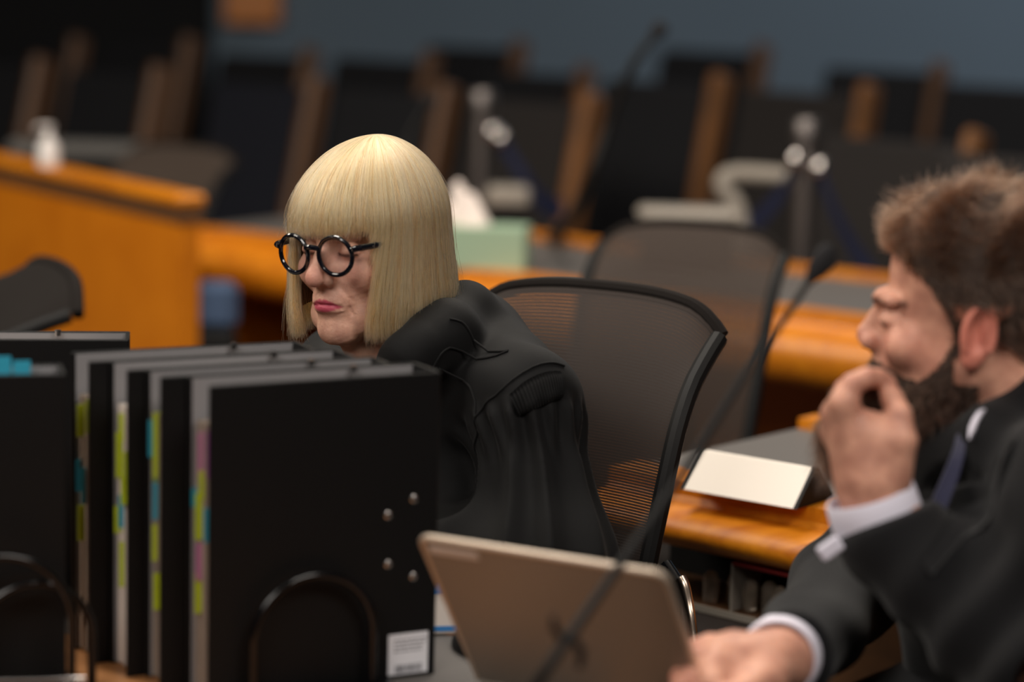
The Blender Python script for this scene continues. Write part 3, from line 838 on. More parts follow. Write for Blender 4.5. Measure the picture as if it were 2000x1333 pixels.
# ============================================================ microphones
def goose(label, pts, r, foam_r, foam_l, clips=(), base=True):
    pts = smooth_path(pts, 40); b = pts[0]
    o = thing('gooseneck_microphone', label, 'microphone', b, group='gooseneck microphones'); og = np.array(b)
    n = len(pts); MB().tube(pts, [r * (1.25 - 0.5 * i / n) for i in range(n)], 12).build('stem', M['black'], o, origin=og)
    t = pts[-1] - pts[-4]; t /= np.linalg.norm(t); z = t; x = np.cross((0, 1, 0), z); x /= np.linalg.norm(x); R = np.stack([x, np.cross(z, x), z], 1)
    L = foam_l
    MB().lathe([(r, -0.01), (foam_r * 0.55, -0.004), (foam_r * 0.9, L * 0.15), (foam_r, L * 0.45), (foam_r * 0.92, L * 0.75), (foam_r * 0.6, L * 0.94), (0.0005, L)], pts[-1], 20, R).build('foam_windshield', M['foam'], o, origin=og)
    if base: MB().lathe([(0.028, 0), (0.028, 0.008), (0.012, 0.016), (0.009, 0.03), (0.004, 0.034)], b, 20).build('base', M['black'], o, origin=og)
    for t_ in clips:
        i = int(t_ * (n - 1)); c = pts[i]
        MB().tube([c + (-0.003, 0, -0.002), c + (-0.013, -0.003, 0.010), c + (-0.014, -0.004, 0.022)], [0.004, 0.0035, 0.0025], 8).build('cable_clip', M['black'], o, origin=og)
        MB().tube([c + (0.002, 0, 0.002), c + (0.012, -0.002, -0.010), c + (0.011, -0.003, -0.026)], [0.004, 0.0045, 0.003], 8).build('cable_clip', M['black'], o, origin=og)
    return o


goose('long black gooseneck microphone crossing the laptop, foam tip beside the man', [PZ(905, 1560, FZ), P(1060, 1320, 2.12), P(1200, 1120, 2.2), P(1330, 930, 2.26), P(1450, 740, 2.3), P(1530, 625, 2.32), P(1590, 535, 2.33)], 0.0042, 0.0115, 0.034, clips=(0.235,))
goose('tall blurred microphone standing on the rear desk, foam tip against the blue wall', [PZ(1085, 468, 0.76), P(1140, 380, 5.9), P(1190, 240, 5.85), P(1235, 130, 5.8), P(1280, 68, 5.8)], 0.012, 0.02, 0.035)
goose('short blurred microphone tip rising behind the blonde head', [PZ(800, 440, 0.76), P(790, 330, 6.3), P(800, 265, 6.3), P(835, 205, 6.3)], 0.01, 0.02, 0.03)

# ============================================================ small things on the front desk
cw = PZ(872, 1238, FZ + 0.003)
bk = thing('printed_booklet', 'white booklet with blue bands propped between binder and laptop', 'booklet', cw, math.radians(10))
R5 = Rx(math.radians(-28))
hgt = 0.058
def tilt(c): return R5 @ np.array(c)
MB().box(tilt((0, 0, hgt / 2)), (0.075, 0.004, hgt), R5).build('pages', M['paper'], bk, smooth=False)
MB().box(tilt((0, -0.0025, hgt - 0.006)), (0.0752, 0.0012, 0.012), R5).build('blue_band', M['bluestripe'], bk, smooth=False)
MB().box(tilt((0, -0.0025, 0.005)), (0.0752, 0.0012, 0.006), R5).build('blue_band', M['bluestripe'], bk, smooth=False)
ms = PZ(925, 1292, FZ)
mo = thing('computer_mouse', 'black computer mouse at the foot of the laptop lid', 'mouse', ms + (0.012, 0.03, 0), math.radians(30))
V, Q = iso(lambda p: np.maximum(ell(p, (0, 0, 0.004), (0.031, 0.055, 0.03)), 0.001 - p[:, 2]), (-0.05, -0.07, -0.01), (0.05, 0.07, 0.05), 0.0025)
np_mesh('shell', V, Q, M['black'], mo)
MB().box((0, -0.03, 0.0305), (0.006, 0.016, 0.006), bev=0.002).build('scroll_wheel', M['steel'], mo)
cb = [PZ(640, 1262, FZ + 0.06) * 1, P(690, 1275, 2.36), P(722, 1330, 2.34), P(760, 1400, 2.34)]
g0 = PZ(745, 1395, FZ)
tag(MB().tube(smooth_path([P(640, 1258, 2.40), P(672, 1262, 2.38), P(700, 1290, 2.36), P(730, 1335, 2.35), P(760, 1400, 2.36)], 20), 0.0035, 10).build('bent_cable', M['black'], origin=P(760, 1400, 2.36)), 'thin dark cable bending in front of the binder foot', 'cable')

# ============================================================ things on the rear desks
# name plate block (white sloped face, black ends)
n1 = PZ(1352, 955, 0.756); n2 = PZ(1520, 985, 0.756); ndir = (n2 - n1)[:2] / np.linalg.norm((n2 - n1)[:2]); nan = math.atan2(ndir[1], ndir[0])
ctr = np.r_[NF[0][:2], 0]
npn = np.array([-math.sin(nan), math.cos(nan)])
pos = (n1 + n2)[:2] / 2 + npn * 0.06
npl = thing('name_plate', 'white sloping desk name plate with black ends on the desk behind the front chair', 'name plate', (*pos, 0.751), nan)
Lh = np.linalg.norm((n2 - n1)[:2]) / 2 + 0.02
s = MB(); d2, hh_ = 0.052, 0.05
for name, x0, x1, mt, g in (('white_face', -Lh, Lh, M['cardwhite'], 0.0), ('end_cap', Lh, Lh + 0.006, M['black'], 0.002), ('end_cap', -Lh - 0.006, -Lh, M['black'], 0.002)):
    V = [(x, y, z) for x in (x0, x1) for y, z in ((-d2 - g, 0), (d2 + g, 0), (0.004, hh_ + g), (-0.004, hh_ + g))]
    MB().add(V, [(0, 3, 2, 1), (4, 5, 6, 7), (0, 1, 5, 4), (1, 2, 6, 5), (2, 3, 7, 6), (3, 0, 4, 7)]).build(name, mt, npl, smooth=False)
# small glass jars on a shelf under that desk
nn2 = np.array([-dn[1], dn[0], 0]); sz = 0.583
sh = thing('under_desk_shelf', 'dark shelf under the desk behind the chair, holding small glass jars', 'shelf', (*(p1 + nn2 * 0.03)[:2], sz), math.atan2(dn[1], dn[0]))
MB().box((0.02, 0.06, -0.007), (0.36, 0.14, 0.012), bev=0.002).build('shelf_board', M['brown'], sh, smooth=False)
MB().box((0.02, -0.012, -0.004), (0.36, 0.003, 0.010)).build('front_lip', M['grey'], sh, smooth=False)
MB().box((0.055, 0.03, 0.036), (0.004, 0.07, 0.072)).build('divider', M['grey'], sh, smooth=False)
MB().box((0.02, 0.135, 0.036), (0.36, 0.012, 0.075)).build('shelf_back', M['walldark'], sh, smooth=False)
MB().box((0.13, 0.03, 0.073), (0.14, 0.09, 0.006), bev=0.002).build('red_liner', M['red'], sh, smooth=False)
base_t = None
prof = [(0.0, 0.0), (0.0105, 0.0), (0.0115, 0.003), (0.0115, 0.032), (0.009, 0.041), (0.004, 0.045), (0.0, 0.0455)]
tl = ['small clear domed glass jar beside the chrome chair bracket, leftmost on the shelf', 'small clear glass jar left of the shelf divider', 'small clear glass jar just right of the shelf divider', 'small clear glass jar right of the divider, catching the brightest glint', 'small clear glass jar nearest the suit sleeve on the shelf']
for i, x in enumerate((0.0, 0.034, 0.07, 0.094, 0.122)):
    g = p1[:2] + nn2[:2] * (0.05 + 0.014 * (i % 2)) + dn[:2] * x
    if base_t is None:
        base_t = tag(MB().lathe(prof, n=24).build('glass_jar', M['tumbler']), tl[0], 'jar', 'small glass jars under the desk'); o = base_t
    else:
        o = base_t.copy(); COL.objects.link(o); o['label'] = tl[i]
    o.location = (g[0], g[1], sz)

# tissue box with a tissue
t1 = PZ(948, 532, 0.744)
tb = thing('tissue_box', 'pale green tissue box on the long desk behind the blonde person', 'tissue box', t1 + (0, 0.07, 0), math.radians(-8))
MB().box((0, 0, 0.055), (0.205, 0.115, 0.105), bev=0.002).build('carton', M['tissuebox'], tb, smooth=False)


def tis(p):
    d = cone(p, (-0.03, 0, 0.09), (-0.055, 0.0, 0.165), 0.032, 0.012); d = smin(d, cone(p, (-0.015, 0, 0.1), (-0.035, 0.01, 0.15), 0.022, 0.008), 0.01)
    d = smin(d, cone(p, (-0.06, 0, 0.11), (-0.09, 0, 0.14), 0.015, 0.008), 0.012)
    return d + 0.002 * np.sin(p[:, 0] * 300 + p[:, 2] * 120)


V, Q = iso(tis, (-0.13, -0.06, 0.03), (0.05, 0.06, 0.2), 0.004); V = (V - (-0.045, 0, 0.09)) * 1.35 + (-0.06, 0, 0.095)
np_mesh('tissue', V, Q, M['tissue'], tb)

# sanitiser pump bottle on the partition
sp = PZ(92, 326, 0.92)
sb = thing('pump_bottle', 'white pump bottle of hand sanitiser standing on the partition rim', 'bottle', (sp[0], sp[1] + 0.02, 0.92)); sb.scale = (0.76, 0.76, 0.76)
MB().lathe([(0.0, 0), (0.036, 0), (0.038, 0.006), (0.037, 0.065), (0.028, 0.088), (0.014, 0.096), (0.0, 0.097)], n=24).build('body', M['sanitizer'], sb)
MB().lathe([(0.015, 0.095), (0.016, 0.112), (0.008, 0.114), (0.006, 0.13), (0.017, 0.131), (0.018, 0.145), (0.0, 0.147)], n=20).build('pump', M['sanitizer'], sb)
MB().tube([(0, 0, 0.139), (-0.03, 0, 0.14), (-0.048, 0, 0.132)], [0.007, 0.006, 0.004], 8, flat=1.2).build('nozzle', M['sanitizer'], sb)

# low grey tray behind the bottle and pale grey bars
for (u0, u1, v, d, lab, nm, hgt_) in (
        (1245, 1440, 418, 6.0, 'flat pale grey tray behind the rear empty mesh chair', 'tray', 0.032),
        (950, 1035, 383, 6.9, 'pale grey box behind the tissue box, left of the navy belt', 'box', 0.055),
        (20, 290, 292, 7.4, 'low grey machine top behind the pump bottle', 'machine', 0.05)):
    a = P(u0, v, d); b = P(u1, v, d); c = (a + b) / 2
    hz = c[2] + hgt_ / 2; zb_ = 0.757 if nm != 'machine' else 0.0
    o = thing('storage_' + nm if nm != 'machine' else 'office_machine', lab, nm, (c[0], c[1], zb_))
    Lx = b[0] - a[0]
    MB().box((0, 0, hz - zb_ - hgt_ / 2), (Lx, 0.13, hgt_), bev=0.012).build('top_cover', M['machinegrey' if nm == 'machine' else 'grey'], o)
    if hz - hgt_ - zb_ > 0.01:
        MB().box((0, 0, (hz - zb_ - hgt_) / 2), (Lx - 0.02, 0.1, hz - zb_ - hgt_), bev=0.004).build('body', M['black'], o, smooth=False)

# curved grey handrail at the second post
hr = [P(1552, 348, 6.62), P(1500, 342, 6.65), P(1435, 340, 6.7), P(1412, 352, 6.7), P(1415, 372, 6.7), P(1440, 405, 6.7), P(1450, 480, 6.7)]
hrr = thing('handrail', 'curved pale metal handrail ending beside the second belt post', 'handrail', (hr[-1][0], hr[-1][1], 0))
MB().tube(smooth_path(hr, 30), 0.024, 12).build('rail', M['grey'], hrr, origin=np.array([hr[-1][0], hr[-1][1], 0]))
MB().tube([(hr[-1][0], hr[-1][1], 0.18), hr[-1]], 0.02, 10).build('rail_post', M['grey'], hrr, origin=np.array([hr[-1][0], hr[-1][1], 0]))


# belt posts
def belt_post(label, u, v, d, belts, lean=0):
    q = P(u, v, d)
    o = thing('belt_post', label, 'belt post', (q[0], q[1], 0.0), group='belt barrier posts'); og = np.array([q[0], q[1], 0.0])
    h = q[2]
    MB().lathe([(0.0, 0), (0.17, 0), (0.17, 0.012), (0.06, 0.03), (0.03, 0.04)], n=28).build('foot', M['steel'], o)
    MB().lathe([(0.03, 0.03), (0.03, h - 0.06)], n=20).build('pole', M['poststeel'], o)
    MB().lathe([(0.033, h - 0.06), (0.04, h - 0.055), (0.041, h - 0.008), (0.036, h), (0.0, h)], n=24).build('cap', M['poststeel'], o)
    for e in belts:
        bu, bv, path = e
        s_ = P(bu, bv, d - 0.02)
        V, Q = iso(lambda p: ell(p, s_, (0.024, 0.024, 0.03)), s_ - 0.04, s_ + 0.04, 0.005)
        np_mesh('belt_clip', V, Q, M['chrome'], o, origin=og)
        if path:
            pp = smooth_path([s_] + [P(*w) for w in path], 14); n = len(pp); V = []
            for w in pp: V += [w + (0, -0.002, 0.03), w + (0, -0.002, -0.03), w + (0, 0.002, -0.03), w + (0, 0.002, 0.03)]
            Fc = [(4 * i + k, 4 * i + (k + 1) % 4, 4 * i + 4 + (k + 1) % 4, 4 * i + 4 + k) for i in range(n - 1) for k in range(4)]
            np_mesh('belt', V, Fc, M['belt'], o, origin=og, smooth=False)
    return o


belt_post('steel belt barrier post with navy belt, left, just above the tissue box', 943, 176, 7.25,
          [(962, 258, None), (978, 272, [(1020, 340, 7.2), (1060, 395, 7.25), (1100, 412, 7.3)])])
belt_post('steel belt barrier post with two bright clips, right, behind the man', 1578, 232, 6.4,
          [(1553, 313, [(1530, 370, 6.5), (1490, 420, 6.6), (1460, 440, 6.7)]), (1600, 330, [(1625, 400, 6.3), (1665, 480, 6.15), (1720, 560, 6.0)])])

# blue backed seat under the rear desk at the left
q = P(446, 600, 5.9)
bs_ = thing('blue_seat', 'blue padded seat half hidden behind the partition end', 'chair', (q[0] - 0.03, q[1], 0))
MB().box((0, 0, 0.645), (0.11, 0.05, 0.12), bev=0.02).build('backrest', M['bluepad'], bs_)
MB().box((0, 0, 0.54), (0.10, 0.06, 0.09), bev=0.01).build('seat_shell', M['black'], bs_)
for sx in (-0.035, 0.035):
    MB().tube([(sx, 0, 0), (sx, 0, 0.5)], 0.012, 8).build('leg', M['black'], bs_)
# amber low plinth left
a = PZ(300, 690, 0.42)
q = P(30, 690, 4.6)

# ============================================================ heads
def head_field(q, w):
    """q in head coordinates: face looks to -y, subject's left is +x, eye line z = 0; w: options"""
    if w.get('long'): q = q.copy(); q[:, 2] = np.where(q[:, 2] < 0, q[:, 2] / w['long'], q[:, 2])
    x, y, z = q[:, 0], q[:, 1], q[:, 2]
    s = q.copy(); s[:, 0] = np.abs(x)           # mirrored copy for paired features
    d = ell(q, (0, 0.012, 0.042), (0.074, 0.096, 0.084))
    d = smin(d, ell(q, (0, -0.028, -0.028), (0.0605, 0.062, 0.082)), 0.02)
    d = smin(d, cone(s, (0.05, 0.0, -0.05), (0.014, -0.07, -0.096), 0.02, w.get('jaw', 0.019)), 0.022)
    d = smin(d, ell(q, (0, -0.081, -0.097), (0.021, 0.017, 0.018)), 0.014)
    d = smin(d, ell(s, (0.042, -0.066, -0.027), (0.023, 0.02, 0.022)), 0.016)
    d = smin(d, cone(s, (0.012, -0.093, 0.018), (0.046, -0.078, 0.02), w.get('brow', 0.008), 0.007), 0.012)
    d = smax(d, -ell(s, (0.0325, -0.106, 0.0), (0.0185, 0.017, 0.014)), 0.011)
    # eyeball under closed-down lids, with lid crease
    e = ell(s, (0.032, -0.0785, 0.0), (0.0145, 0.0135, 0.0125))
    e = e - 0.0012 * np.exp(-((z + 0.0015) / 0.004) ** 2)
    d = smin(d, e, 0.0035)
    fold = np.hypot(z - 0.0075 + 6 * (s[:, 0] - 0.032) ** 2, (y + 0.092) * 0.5)
    d = d + 0.0028 * np.exp(-(fold / 0.0018) ** 2) * (np.abs(s[:, 0] - 0.032) < 0.017)
    lash = np.hypot(z + 0.0062 + 5 * (s[:, 0] - 0.032) ** 2 * -1, (y + 0.093) * 0.4)
    d = d + 0.0024 * np.exp(-(lash / 0.0014) ** 2) * (np.abs(s[:, 0] - 0.032) < 0.015)
    # muzzle, nose
    d = smin(d, ell(q, (0, -0.082, -0.06), (0.03, 0.0225, 0.024)), 0.014)
    nl = w.get('nose', 1.0); nz = w.get('nz', 0.0)
    n = cone(q, (0, -0.083, 0.016), (0, -0.112 - 0.004 * nl, -0.024 + nz), 0.011, 0.0095)
    n = smin(n, cone(q, (0, -0.082, 0.004), (0, -0.092, -0.03), 0.013, 0.0165), 0.008)
    n = smin(n, ell(q, (0, -0.113 - 0.005 * nl, -0.0305 + nz), (0.0125, 0.0115, 0.0105)), 0.007)
    n = smin(n, ell(s, (0.0125, -0.103, -0.034 + nz), (0.0085, 0.011, 0.0085)), 0.005)
    n = smax(n, -ell(s, (0.0068, -0.109, -0.0425 + nz), (0.004, 0.006, 0.005)), 0.002)
    d = smin(d, n, 0.008)
    # lips
    mz = -0.0635 + 3.2 * w.get('smile', -1.9) * x * x
    up = np.hypot((y + 0.1015 + 0.0 - 10 * x * x) / 1.0, (z - mz - 0.0042)) - 0.0045 * np.clip(1 - (np.abs(x) / 0.025) ** 2, 0, 1)
    lo = np.hypot((y + 0.1005 - 10 * x * x) / 1.0, (z - mz + 0.0052)) - 0.0056 * np.clip(1 - (np.abs(x) / 0.022) ** 2, 0, 1)
    ml = np.abs(x) < 0.026
    d = np.where(ml, smin(d, np.minimum(up, lo), 0.004), d)
    gz = np.abs(z - mz); d = d + 0.0028 * np.exp(-(gz / 0.0012) ** 2) * np.clip(1 - (x / 0.026) ** 4, 0, 1) * (y < -0.07)
    d = d + 0.0012 * np.exp(-((z + 0.08) / 0.005) ** 2 - (x / 0.016) ** 2) * (y < -0.06)
    if w.get('old'):
        for a, b, dep, wd in (((0.018, -0.1, -0.032), (0.03, -0.082, -0.06), 0.0024, 0.0026), ((0.028, -0.083, -0.068), (0.032, -0.068, -0.092), 0.0026, 0.0024),
                              ((0.018, -0.094, -0.012), (0.045, -0.078, -0.022), 0.0014, 0.0026), ((0.036, -0.08, -0.066), (0.044, -0.06, -0.09), 0.0012, 0.002),
                              ((0.004, -0.1, 0.02), (0.004, -0.1, 0.036), 0.001, 0.0014), ((0.048, -0.07, -0.01), (0.058, -0.05, -0.02), 0.0010, 0.0016),
                              ((0.046, -0.062, -0.055), (0.05, -0.03, -0.085), 0.0012, 0.003)):
            c = np.maximum(cone(s, a, b, 0, 0), 0); d = d + dep * np.exp(-(c / wd) ** 2)
        d = smin(d, ell(s, (0.037, -0.06, -0.083), (0.015, 0.016, 0.018)), 0.012)       # jowl
        d = d + 0.00045 * np.sin(x * 2300) * np.exp(-((z + 0.050) / 0.0075) ** 2 - (x / 0.02) ** 2) * (y < -0.08)
        d = d + 0.0005 * np.sin(x * 900 + z * 500) * np.sin(z * 1100 - x * 300) * np.clip((-0.02 - z) / 0.03, 0, 1)
    if w.get('ears', True):
        c = np.array((0.0755, 0.012, -0.008)); Re = Rz(math.radians(24)) @ Rx(math.radians(-8))
        t = (s - c) @ Re            # thin along x
        er = ell(t, (0, 0, 0), (0.0085, 0.0185, 0.032))
        er = smin(er, ell(t, (0.0, -0.004, -0.026), (0.007, 0.010, 0.0115)), 0.006)
        er = smax(er, -ell(t, (0.0105, -0.001, 0.002), (0.0105, 0.0125, 0.0225)), 0.003)
        th = np.hypot(np.hypot(t[:, 1] / 0.0175, t[:, 2] / 0.031) * 0.024 - 0.0225, t[:, 0] - 0.006) - 0.0028
        er = np.where((t[:, 2] > -0.018), smin(er, th, 0.003), er)
        er = smin(er, ell(t, (0.0045, 0.0055, 0.003), (0.003, 0.003, 0.014)), 0.003)
        er = smin(er, ell(t, (0.003, -0.0135, -0.006), (0.004, 0.004, 0.006)), 0.003)
        d = smin(d, er, 0.006)
    return d


def head_tint(q, lips=1.0, cheeks=0.35, nose=0.35, ears=0.5, brow=0.0, lash=0.0):
    x, y, z = q[:, 0], q[:, 1], q[:, 2]; ax = np.abs(x)
    mz = -0.0635 - 6.08 * x * x
    front = (y < -0.075)
    up_h = 0.0075 * np.clip(1 - (ax / 0.026) ** 1.6, 0, 1) - 0.0015 * np.exp(-(x / 0.003) ** 2); lo_h = 0.0105 * np.clip(1 - (ax / 0.025) ** 1.8, 0, 1)
    m = np.where(z > mz, np.clip((up_h - (z - mz)) / 0.0012, 0, 1), np.clip((lo_h - (mz - z)) / 0.0012, 0, 1)) * front * (ax < 0.027)
    b = cheeks * np.exp(-(((ax - 0.042) / 0.02) ** 2 + ((z + 0.03) / 0.02) ** 2)) * (y < -0.02)
    b = np.maximum(b, nose * np.exp(-((x / 0.018) ** 2 + ((z + 0.032) / 0.016) ** 2)) * (y < -0.1))
    b = np.maximum(b, ears * ((ax > 0.074) & (y > -0.02) & (y < 0.05) & (np.abs(z + 0.008) < 0.04)))
    b = np.maximum(b, 0.35 * np.exp(-(((ax - 0.032) / 0.016) ** 2 + ((z + 0.008) / 0.006) ** 2)) * (y < -0.07))
    k = lash * np.exp(-((z + 0.0058 - 5 * (ax - 0.032) ** 2) / 0.0017) ** 2) * (np.abs(ax - 0.032) < 0.014) * (y < -0.08)
    k = np.maximum(k, brow * np.exp(-((z - 0.019 + 0.15 * np.abs(ax - 0.03)) / 0.0035) ** 2) * (ax > 0.012) * (ax < 0.05) * (y < -0.06))
    return np.stack([m * lips, b, k], 1)


def hand_field(p, wrist, knuck, fingers, thumb, thenar, k=0.008, ks=None):
    """wrist point+radius, four knuckles, each finger a list of (point, radius), thumb the same"""
    w, wr = wrist; d = None
    for kn, kr in knuck:
        e = cone(p, w, kn, wr * 0.85, kr); d = e if d is None else smin(d, e, 0.016)
    for i in range(3):
        e = cone(p, knuck[i][0], knuck[i + 1][0], knuck[i][1], knuck[i + 1][1]); d = smin(d, e, 0.012)
    for a, b, r1, r2 in thenar: d = smin(d, cone(p, a, b, r1, r2), 0.014)
    fs = None
    for f in fingers:
        e = chain(p, [a for a, _ in f], [r for _, r in f], 0.002); fs = e if fs is None else np.minimum(fs, e)
    d = smin(d, fs, 0.006)
    e = chain(p, [a for a, _ in thumb], [r for _, r in thumb], 0.003)
    return smin(d, e, 0.007)


# ============================================================ the person in the black robe
WS = 0.92
RW = Rz(math.radians(-33)) @ Rx(math.radians(3)) @ Ry(math.radians(-2.5))
cW = P(612, 496, 2.96) - RW @ (np.array([0, -0.119, -0.001]) * WS)
neckW = [cW + RW @ np.array([0, 0.012, -0.045]), P(752, 700, 3.1), P(800, 790, 3.14)]
shN, elN, haN = P(1026, 792, 2.98), P(1062, 1110, 2.93), P(730, 1120, 2.95)
shF, elF, haF = P(660, 760, 3.28), P(560, 1010, 3.15), P(560, 1140, 2.95)
chW, peW = P(868, 850, 3.15), np.array([-0.02, 2.99, 0.64])
knW = [peW + np.array([-0.24 + s_ * 0.1, -0.34 - s_ * 0.06, -0.08]) for s_ in (-1, 1)]; anW = [k_ + np.array([-0.03, -0.04, -0.46]) for k_ in knW]
bW = (peW[0], peW[1], 0.0)


def simple_hand(p, w, dr, side):
    dr = dr / np.linalg.norm(dr); up = np.array([0, 0, 1.0]); sd = np.cross(dr, up) * side; sd /= np.linalg.norm(sd)
    kn = [(w + dr * 0.085 + sd * (0.03 - 0.02 * i), 0.0105) for i in range(4)]
    fg = [[(kn[i][0], 0.0095), (kn[i][0] + dr * L * 0.5 - up * 0.006, 0.008), (kn[i][0] + dr * L * 0.8 - up * 0.022, 0.007), (kn[i][0] + dr * L * 0.9 - up * 0.036, 0.006)] for i, L in enumerate((0.068, 0.076, 0.07, 0.055))]
    th = [(w + dr * 0.025 + sd * 0.03, 0.014), (w + dr * 0.06 + sd * 0.052 - up * 0.01, 0.0105), (w + dr * 0.09 + sd * 0.055 - up * 0.018, 0.008)]
    return hand_field(p, (w, 0.026), kn, fg, th, [(w, w + dr * 0.06 + sd * 0.02, 0.02, 0.012)])


def hW(p): return head_field((p - cW) @ RW / WS, dict(ears=False, old=True, nose=1.4, long=1.13, brow=0.006)) * WS


def skinW(p):
    d = hW(p)
    nk = chain(p, neckW, [0.046, 0.046, 0.06], 0.01)
    # sagging front of the neck
    nf = cone(p, cW + RW @ np.array([0.0, -0.055, -0.092]), P(722, 735, 3.07), 0.016, 0.02)
    d = smin(d, smin(nk, nf, 0.02), 0.014)
    b = smin(cone(p, chW, peW, 0.105, 0.135), cone(p, shN, shF, 0.045, 0.045), 0.05)
    for k_, a_ in zip(knW, anW):
        b = smin(b, cone(p, peW - (0, 0, 0.03), k_, 0.09, 0.055), 0.03); b = smin(b, cone(p, k_, a_, 0.05, 0.035), 0.01); b = smin(b, cone(p, a_ - (0, 0, 0.03), a_ + (-0.07, -0.11, -0.045), 0.034, 0.026), 0.02)
    for a, e, h in ((shN, elN, haN), (shF, elF, haF)):
        b = smin(b, cone(p, a, e, 0.042, 0.036), 0.02); b = smin(b, cone(p, e, h, 0.036, 0.024), 0.01)
    d = smin(d, b, 0.03)
    d = smin(d, simple_hand(p, haN, haN - elN, 1), 0.01); d = smin(d, simple_hand(p, haF, haF - elF, -1), 0.01)
    return d


person1 = thing('person', 'seated person with straight blonde bob and fringe, round black glasses and black pleated robe, reading', 'person', bW)
lo = np.min([cW - 0.14, elF - 0.12, peW - 0.2, haN - 0.14, haF - 0.16, anW[0] - 0.13, anW[1] - 0.17], axis=0); lo[2] = 0.0; hi = np.max([cW + 0.15, shN + 0.12, peW + 0.16, elN + 0.12], axis=0)
# finer field around the head: the whole body comes out of one surface at one spacing
V, Q = iso(skinW, lo, hi, 0.0023)
q = (V - cW) @ RW / WS; q[:, 2] = np.where(q[:, 2] < 0, q[:, 2] / 1.13, q[:, 2])
tint = head_tint(q, 1.0, 0.3, 0.4, 0.0, 0.25, 1.0); far = (np.abs(q).max(1) > 0.16); tint[far] = 0
body1 = np_mesh('body', V, Q, M['skinW'], person1, True, bW, tint=tint)


def robe_raw(p):
    d = cone(p, chW, peW, 0.135, 0.155)
    for k_, a_ in zip(knW, anW): d = smin(d, cone(p, peW - (0, 0, 0.02), k_, 0.11, 0.075), 0.05); d = smin(d, cone(p, k_, a_ + (0, 0, 0.08), 0.075, 0.085), 0.06)
    d = smin(d, cone(p, P(905, 680, 3.2), P(990, 740, 3.08), 0.068, 0.062), 0.05)
    d = smin(d, cone(p, P(905, 680, 3.2), shF + (0.02, 0, 0.0), 0.066, 0.06), 0.05)
    d = smin(d, cone(p, P(905, 690, 3.2), shN, 0.066, 0.058), 0.04)
    d = smin(d, cone(p, shF, shN, 0.055, 0.056), 0.05)
    d = smin(d, cone(p, shN, elN, 0.056, 0.082), 0.03)
    d = smin(d, cone(p, elN, haN, 0.078, 0.06), 0.04)
    d = smin(d, cone(p, shF, elF, 0.06, 0.085), 0.03)
    d = smin(d, cone(p, elF, haF, 0.085, 0.08), 0.03)
    # thick hood-like collar folded round the neck
    col = chain(p, [P(640, 745, 3.12), P(690, 770, 3.02)], [0.03, 0.02], 0.02)
    col = smin(col, chain(p, [P(735, 790, 2.98), P(800, 700, 2.97), P(868, 655, 3.02), P(905, 622, 3.12), P(900, 640, 3.24)], [0.022, 0.034, 0.042, 0.042, 0.04], 0.02), 0.01)
    col = smin(col, chain(p, [P(900, 640, 3.24), P(760, 655, 3.32), P(650, 700, 3.26), P(625, 730, 3.16)], [0.04, 0.04, 0.036, 0.03], 0.02), 0.01)
    d = smin(d, col, 0.018)
    # neck opening
    d = smax(d, -chain(p, [P(700, 620, 3.0), P(722, 700, 3.02), P(735, 800, 3.0)], [0.07, 0.036, 0.01]), 0.01)
    return d


axN = (elN - shN) / np.linalg.norm(elN - shN); e1 = np.cross(axN, (0, 1, 0)); e1 /= np.linalg.norm(e1); e2 = np.cross(axN, e1); LN = np.linalg.norm(elN - shN)


def robe_fold(V):
    r = V - shN; t = (r @ axN) / LN; ph = np.arctan2(r @ e2, r @ e1)
    rad = np.linalg.norm(r - np.outer(r @ axN, axN), axis=1)
    near = np.clip((0.17 - rad) / 0.05, 0, 1) * np.clip((t + 0.02) / 0.12, 0, 1)
    f1 = np.cos(17 * ph + 1.5 * np.sin(3 * t)) * np.exp(-((t - 0.16) / 0.17) ** 2) * 0.0048
    wv = ph * 9 + 0.9 * np.sin(2.2 * t + 1) + 0.6 * np.sin(4 * ph)
    f2 = (1 - 2 * np.sqrt(np.sin(wv / 2) ** 2 + 0.03)) * np.clip(t * 2.4, 0, 1) * 0.0075
    d = near * (f1 + f2)
    # drag folds over front and back
    s_ = V @ np.array([0.5, 0.6, 0.62]); c_ = V @ np.array([0.78, -0.2, 0.3])
    g = (1 - near)
    d += g * (0.0028 * np.sin(s_ * 40 + 2.2 * np.sin(c_ * 11)) + 0.0012 * np.sin(s_ * 85 + c_ * 30))
    return d


lo2 = np.min([shF - 0.13, elF - 0.13, haF - 0.14, peW - 0.24, haN - 0.14, anW[0] - 0.12, anW[1] - 0.12], axis=0); hi2 = np.max([shN + 0.13, elN + 0.15, peW + 0.24, P(905, 560, 3.3) + 0.05], axis=0)
V, Q = iso(robe_raw, lo2, hi2, 0.0036)
cloth('robe', robe_raw, V, Q, M['robe'], person1, bW, robe_fold)


def robe_s(p): return robe_raw(p) - 0.001


